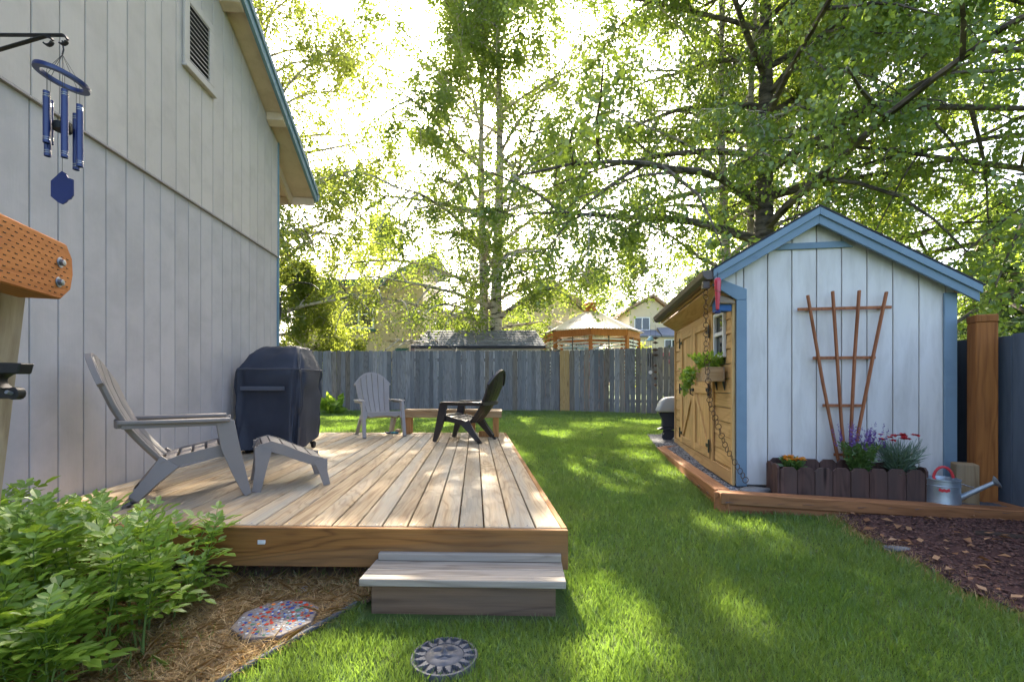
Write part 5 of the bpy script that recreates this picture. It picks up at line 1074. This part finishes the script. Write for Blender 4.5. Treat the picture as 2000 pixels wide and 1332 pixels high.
# distant trees
for i, (x, y, H_, rad, lab, m_) in enumerate(((9.0, 52, 13.5, 5.5, 'hazy far tree behind the cream townhouse', 'leaf_far'), (15.5, 58, 17.0, 6, 'tall far tree above the townhouse roof', 'leaf_far'), (4.5, 50, 11, 4.5, 'far round tree behind the gazebo', 'leaf_far'), (-11.5, 40, 15, 5, 'far tree behind the tan-roofed house', 'leaf_yellow'), (24, 60, 15, 6, 'far tree beyond the blue grey fence', 'leaf_far'))):
    grow('far_tree', lab, (x, y, .5), H_, .3, prof([(.15, rad*.8), (.4, rad), (.75, rad*.75), (1, .6)]), .15, 24, 10000, .26, m_, 200+i, strand=.9, jit=.25, group='distant trees', trunkmat='bark_dark', sub=5)
grow('shrub', 'small round sunlit shrub in front of the red awning', (5.2, 18.2, .3), 2.6, .04, prof([(.2, .35), (.6, .5), (1, .2)]), .35, 12, 1500, .08, 'leaf_yellow', 231, strand=.2, jit=.05, sub=3, cat='shrub')
grow('shrub', 'leafy shrub growing against the fence behind the covered grill', (-7.15, 15.6, .3), 5.0, .05, prof([(.1, 1.6), (.6, 1.4), (1, .5)]), .08, 26, 22000, .09, 'leaf_yellow', 232, strand=.4, sub=4, cat='shrub')
def spruce(label, base, H, Rb, seed):
    rs = np.random.RandomState(seed); t = thing('spruce_tree', label, 'tree', base); w = MB(); w.tube([(0, 0, -.2), (0, 0, H*.5), (0, 0, H)], [.2, .12, .01], 8); Ps = []; Ds = []
    tiers = 34
    for k_ in range(tiers):
        f = k_/tiers; z = H*(.05+.93*f); nb = 9
        for b_ in range(nb):
            az = rs.rand()*6.28; Lb_ = Rb*(1-f)*(.75+.4*rs.rand())+.12; pts = [np.array([math.cos(az)*Lb_*u, math.sin(az)*Lb_*u, z-.30*Lb_*u+.22*Lb_*u*u]) for u in np.linspace(0, 1, 7)]; w.tube(pts, [.025*(1-f)+.006]*6+[.003], 4)
            n = int(26+60*Lb_); u = rs.rand(n)*.95+.05; P = np.array([np.interp(u, np.linspace(0, 1, 7), [p[i] for p in pts]) for i in range(3)]).T
            P += rs.randn(n, 3)*np.array([.07, .07, .05]); d = np.array([math.cos(az), math.sin(az), -.1]); side = np.array([-math.sin(az), math.cos(az), 0])
            D = d*.7+side*rs.choice([-1, 1], n)[:, None]*.8+rs.randn(n, 3)*.2; D[:, 2] -= .25; D /= np.linalg.norm(D, axis=1)[:, None]; Ps.append(P); Ds.append(D)
    P = np.concatenate(Ps); D = np.concatenate(Ds); n = len(P); w.build('trunk', M['bark_dark'], t)
    link_mesh('crown', np_mesh('crown', leaf_quads(P, D, .30*(.6+.6*rs.rand(n)), .13, rs), np.arange(4*n).reshape(-1, 4), M['needle']), t)
spruce('pale green spruce behind the blue grey fence', (20.3, 19.0, .3), 9.0, 3.0, 301)
spruce('small dark spruce far behind the gazebo roof', (6.5, 44, .5), 9.5, 2.2, 302)

# ------------------------------------------------------------------ neighbouring buildings
M['beige'] = paint('neighbour beige siding', (0.56, 0.46, 0.33), (0.46, 0.37, 0.26), bump=.3, bs=(10, 10, 1))
M['creamwall'] = paint('cream wall', (0.62, 0.52, 0.36), (0.54, 0.45, 0.32), bump=.1)
M['tanroof'] = paint('tan shingle roof', (0.36, 0.235, 0.15), (0.27, 0.18, 0.12), bump=.8, bs=(20, 20, 20), dn=14, damt=(.35, .65))
M['greyroof'] = paint('grey shingle', (0.185, 0.19, 0.21), (0.12, 0.125, 0.14), rough=.9, bump=.6, bs=(30, 30, 30), var=.2, dn=9)
M['green'] = paint('dark green trim', (0.05, 0.12, 0.115), bump=0)
M['metalroof'] = paint('pale metal roof', (0.60, 0.56, 0.52), (0.5, 0.46, 0.43), rough=.45, bump=.05, metallic=.3)
M['gaz'] = wood('gazebo orange wood', (0.56, 0.23, 0.08), (0.34, 0.12, 0.04), None, 'Z', 8, .1)
M['redawn'] = paint('red awning', (0.48, 0.09, 0.085), bump=.05, rough=.5)
def window(par, x0, x1, z0, z1, y, fr=.09, mull=(), sill=True, m='white', depth=.06):
    w = MB().box(x0, x1, y-.01, y+.02, z0, z1).build('window', M['glass'], par)
    for a in ((x0, x1, z0, z0+fr), (x0, x1, z1-fr, z1), (x0, x0+fr, z0+fr, z1-fr), (x1-fr, x1, z0+fr, z1-fr)): MB().box(a[0], a[1], y-depth, y-.011, a[2], a[3]).build('frame', M[m], w)
    for kind, v_ in mull:
        if kind == 'v': MB().box(v_-.035, v_+.035, y-depth+.01, y-.012, z0+fr, z1-fr).build('mullion', M[m], w)
        else: MB().box(x0+fr, x1-fr, y-depth+.012, y-.014, v_-.035, v_+.035).build('mullion', M[m], w)
    if sill: MB().box(x0-.08, x1+.08, y-.14, y-.011, z0-.14, z0-.004).build('sill', M['green'], w)
    return w
# two-storey house behind the left birches (Y 22)
nh = thing('neighbour_house', 'two-storey beige house with tan roof behind the left trees', 'house', (-10.5, 22, .3))
MB().box(0, 6.2, 0.03, 7, 0, 5.75).build('wall', M['beige'], nh)
for i in range(31): MB().box(.2*i+.006, .2*i+.194, 0, .028, 3.02, 5.7).build('siding_board', M['beige'], nh)
for i in range(31): MB().box(.2*i+.006, .2*i+.194, -.05, .028, 0, 2.98).build('siding_board', M['beige'], nh)
rfn = MB().hexa([(-.5, -.6, 5.62), (4.6, -.6, 5.62), (4.6, 3.6, 7.1), (-.5, 3.6, 7.1)], [(-.5, -.6, 5.78), (4.6, -.6, 5.78), (4.6, 3.6, 7.26), (-.5, 3.6, 7.26)]).build('roof', M['tanroof'], nh)
MB().box(-.5, 4.6, -.68, -.605, 5.52, 5.80).build('gutter', M['green'], rfn)
MB().prism([(4.0, 5.6), (6.9, 6.95), (6.9, 7.2), (4.0, 5.85)], 'y', -.35, 4).build('side_roof', M['teal'], rfn)
MB().prism([(4.2, 5.6), (6.2, 5.6), (6.2, 6.65)], 'y', .02, 6.5).build('side_gable', M['creamwall'], nh)
window(nh, 2.25, 3.85, 3.55, 5.2, -.003, mull=(('v', 3.1), ('h', 4.25)), m='white')
window(nh, .4, 1.5, 3.7, 5.0, -.003, mull=(('v', .95),))
MB().box(5.08, 5.5, -.10, -.052, 0.2, 2.35).build('door_post', M['gaz'], nh); MB().box(4.9, 6.2, -.20, -.06, 2.4, 2.62).build('door_canopy', M['green'], nh)
window(nh, 5.6, 6.15, .3, 2.3, -.055, sill=False)
MB().box(3.45, 3.55, -.12, -.05, 3.02, 3.12).build('lamp', M['dark'], nh)
ph = thing('patio_screen', 'low mauve brown slatted panel beside the grey-roofed shed', 'screen', (-3.5, 15.6, .3))
MB().prism([(0, 0), (.62, 0), (.62, 2.05), (0, 2.25)], 'y', 0, .05).build('panel', paint('mauve brown', (.24, .17, .16)), ph)
MB().box(-.03, .03, -.01, .06, 0, 2.3).build('post', M['beige'], ph)
# cream house behind the twin birch
ch_ = thing('neighbour_house', 'cream house glimpsed behind the twin-trunked birch', 'house', (-4.2, 27, .4))
MB().box(0, 8.6, 0, 8, 0, 5.0).build('wall', M['creamwall'], ch_)
MB().prism([(4.2, 5.0), (8.6, 5.0), (6.4, 6.5)], 'y', 0, 8).build('gable', M['creamwall'], ch_)
MB().prism([(3.7, 4.85), (6.4, 6.7), (9.1, 4.85), (9.1, 5.05), (6.4, 6.95), (3.7, 5.05)], 'y', -.5, 8.2).build('roof', M['tanroof'], ch_)
MB().hexa([(-.4, -.5, 4.95), (4.2, -.5, 4.95), (4.2, 4, 6.4), (-.4, 4, 6.4)], [(-.4, -.5, 5.1), (4.2, -.5, 5.1), (4.2, 4, 6.55), (-.4, 4, 6.55)]).build('roof', M['tanroof'], ch_)
window(ch_, 1.0, 2.4, 2.9, 4.1, -.012, mull=(('v', 1.7),)); window(ch_, 5.3, 6.6, 2.9, 4.2, -.012, mull=(('v', 5.95),))
MB().hexa([(6.6, -2.2, 2.6), (9.0, -2.2, 2.6), (9.0, -.05, 4.0), (6.6, -.05, 4.0)], [(6.6, -2.2, 2.72), (9.0, -2.2, 2.72), (9.0, -.05, 4.12), (6.6, -.05, 4.12)]).build('lean_to_roof', M['green'], ch_)
for x in (6.7, 8.9): MB().box(x-.06, x+.06, -2.15, -2.03, 0, 2.6).build('lean_to_post', M['creamwall'], ch_)
# small shed with grey shingled roof just behind the fence
ns_ = thing('neighbour_shed', 'small white shed with grey shingled roof behind the back fence', 'shed', (-3.25, 15.15, .3), 0)
MB().box(0, 4.2, .05, 1.95, 0, 2.12).build('wall', M['white'], ns_); MB().prism([(.05, 2.12), (1.95, 2.12), (1.0, 2.68)], 'x', .02, 4.18).build('gable', M['creamwall'], ns_)
nrows = 9
rfo = MB().hexa([(-.08, -.14, 2.10), (4.36, -.14, 2.10), (4.05, 1.0, 2.745), (.30, 1.0, 2.745)], [(-.08, -.14, 2.14), (4.36, -.14, 2.14), (4.05, 1.0, 2.785), (.30, 1.0, 2.785)]).build('roof', M['greyroof'], ns_)
MB().hexa([(.30, 1.0, 2.745), (4.05, 1.0, 2.745), (4.36, 2.14, 2.10), (-.08, 2.14, 2.10)], [(.30, 1.0, 2.785), (4.05, 1.0, 2.785), (4.36, 2.14, 2.14), (-.08, 2.14, 2.14)]).build('rear_slope', M['greyroof'], rfo)
for k_ in range(nrows):
    f0 = k_/nrows; f1 = (k_+1)/nrows; y0, y1 = -.15+1.15*f0, -.15+1.15*f1; z0, z1 = 2.142+.645*f0, 2.142+.645*f1; xa = lambda f: -.08+.38*f-.005; xb = lambda f: 4.36-.31*f+.005; nt_ = 14
    for j in range(nt_):
        s0 = (j+(.5 if k_ % 2 else 0))/nt_; s1 = min(1, (j+1+(.5 if k_ % 2 else 0))/nt_)
        if s0 >= 1: continue
        X0 = xa(f0)+(xb(f0)-xa(f0))*s0+.004; X1 = xa(f0)+(xb(f0)-xa(f0))*s1-.004
        MB().hexa([(X0, y0, z0), (X1, y0, z0), (X1, y1, z1-.004), (X0, y1, z1-.004)], [(X0, y0, z0+.016), (X1, y0, z0+.016), (X1, y1, z1+.002), (X0, y1, z1+.002)]).build('shingle', M['greyroof'], rfo)
MB().box(-.08, 4.36, -.165, -.145, 2.05, 2.14).build('eave_trim', M['shingle'], ns_)
# gazebo
gz = thing('gazebo', 'orange wood gazebo with pale metal roof and louvred sides beyond the fence', 'gazebo', (3.18, 18.3, .35), R(12))
n8 = 8; Rg = 1.85; pt = lambda k_, r_: (r_*math.cos(math.pi*2*(k_+.5)/n8), r_*math.sin(math.pi*2*(k_+.5)/n8))
for k_ in range(n8):
    x, y = pt(k_, Rg); x2, y2 = pt(k_+1, Rg); MB().box(-.065, .065, -.065, .065, 0, 2.62).build('post', M['gaz'], gz, loc=(x, y, 0), rot=(0, 0, math.atan2(y, x)))
    MB().bar((x, y, 2.72), (x2, y2, 2.72), .10, .24).build('beam', M['gaz'], gz)
    mx, my = (x+x2)/2, (y+y2)/2; MB().box(-.02, .02, -.02, .02, .9, 2.6).build('mid_post', M['gutter'], gz, loc=(mx, my, 0), rot=(0, 0, math.atan2(my, mx)))
    for j in range(12):
        z = 1.0+.135*j; f0, f1 = .05, .95
        MB().bar((x+(x2-x)*f0, y+(y2-y)*f0, z), (x+(x2-x)*f1, y+(y2-y)*f1, z), .03, .052).build('louvre', M['white'], gz)
    # ribbed roof segment
    x, y = pt(k_, Rg+.22); x2, y2 = pt(k_+1, Rg+.22); a_, b_ = pt(k_, .28), pt(k_+1, .28); rb = MB(); nr = 14
    for j in range(nr):
        f0, f1, fm = j/nr, (j+1)/nr, (j+.5)/nr; lo = [(x+(x2-x)*f, y+(y2-y)*f) for f in (f0, fm, f1)]; hi = [(a_[0]+(b_[0]-a_[0])*f, a_[1]+(b_[1]-a_[1])*f) for f in (f0, fm, f1)]; dz_ = .035
        for (u, w_) in ((0, 1), (1, 2)):
            zz = lambda q_, bb: bb+(dz_ if q_ == 1 else 0)
            rb.add([(*lo[u], zz(u, 2.84)), (*lo[w_], zz(w_, 2.84)), (*hi[w_], zz(w_, 3.72)-(.02 if w_ == 1 else 0)), (*hi[u], zz(u, 3.72)-(.02 if u == 1 else 0))], [(0, 1, 2, 3)])
    rb.build('roof_panel', M['metalroof'], gz)
MB().lathe([(.30, 3.70), (.30, 3.78), (.22, 3.80), (.22, 4.02), (.34, 4.04), (.30, 4.08), (0, 4.22)], 8).build('cupola', M['gaz'], gz)
dgh = thing('playhouse', 'little orange gabled playhouse roof peeking over the fence', 'playhouse', (2.78, 15.4, .3)); MB().box(-.4, .4, -.3, .3, 0, 1.72).build('wall', M['gaz'], dgh)
MB().prism([(-.42, 1.70), (0, 1.97), (.42, 1.70)], 'y', -.3, .3).build('gable', M['gaz'], dgh)
for s_ in (-1, 1): MB().bar((0, 0, 2.0), (s_*.5, 0, 1.68), .75, .04, up=(0, 0, 1)).build('roof', M['stub'], dgh)
# cream townhouse
tw = thing('townhouse', 'cream townhouse with red awning far beyond the fence', 'townhouse', (9.4, 38, .5))
MB().box(0.4, 3.6, 0, 6, 0, 6.9).build('wall', M['creamwall'], tw); MB().prism([(.4, 6.9), (3.6, 6.9), (2.3, 7.9)], 'y', 0, 6).build('gable', M['creamwall'], tw)
MB().prism([(0, 6.75), (2.3, 8.0), (4.0, 6.7), (4.0, 6.9), (2.3, 8.22), (0, 6.95)], 'y', -.4, 6.2).build('roof', M['tanroof'], tw)
MB().box(3.6, 12, 1, 7, 0, 6.2).build('wall', M['creamwall'], tw); MB().hexa([(3.4, .6, 6.1), (12.2, .6, 6.1), (12.2, 4, 7.6), (3.4, 4, 7.6)], [(3.4, .6, 6.3), (12.2, .6, 6.3), (12.2, 4, 7.8), (3.4, 4, 7.8)]).build('roof', M['tanroof'], tw)
window(tw, .8, 2.1, 5.2, 6.3, -.012, fr=.07, mull=(('v', 1.45),), sill=False)
MB().hexa([(-.2, -1.4, 4.5), (2.6, -1.4, 4.5), (2.6, -.01, 5.1), (-.2, -.01, 5.1)], [(-.2, -1.4, 4.65), (2.6, -1.4, 4.65), (2.6, -.01, 5.25), (-.2, -.01, 5.25)]).build('lower_roof', M['greyroof'], tw)
MB().hexa([(2.7, -1.4, 4.5), (7.6, -1.4, 4.5), (7.6, -.01, 5.3), (2.7, -.01, 5.3)], [(2.7, -1.4, 4.65), (7.6, -1.4, 4.65), (7.6, -.01, 5.45), (2.7, -.01, 5.45)]).build('lower_roof', M['greyroof'], tw)
MB().box(-.1, 7.5, -1.2, -.011, 0, 4.5).build('front_block', M['creamwall'], tw)
window(tw, .0, 1.2, 3.3, 4.2, -1.21, fr=.07, sill=False); window(tw, 2.9, 4.8, 3.4, 4.35, -1.21, fr=.07, mull=(('v', 3.5), ('v', 4.1)), sill=False)
MB().hexa([(2.6, -2.3, 2.35), (7.4, -2.3, 2.35), (7.4, -1.22, 3.2), (2.6, -1.22, 3.2)], [(2.6, -2.3, 2.43), (7.4, -2.3, 2.43), (7.4, -1.22, 3.28), (2.6, -1.22, 3.28)]).build('awning', M['redawn'], tw)
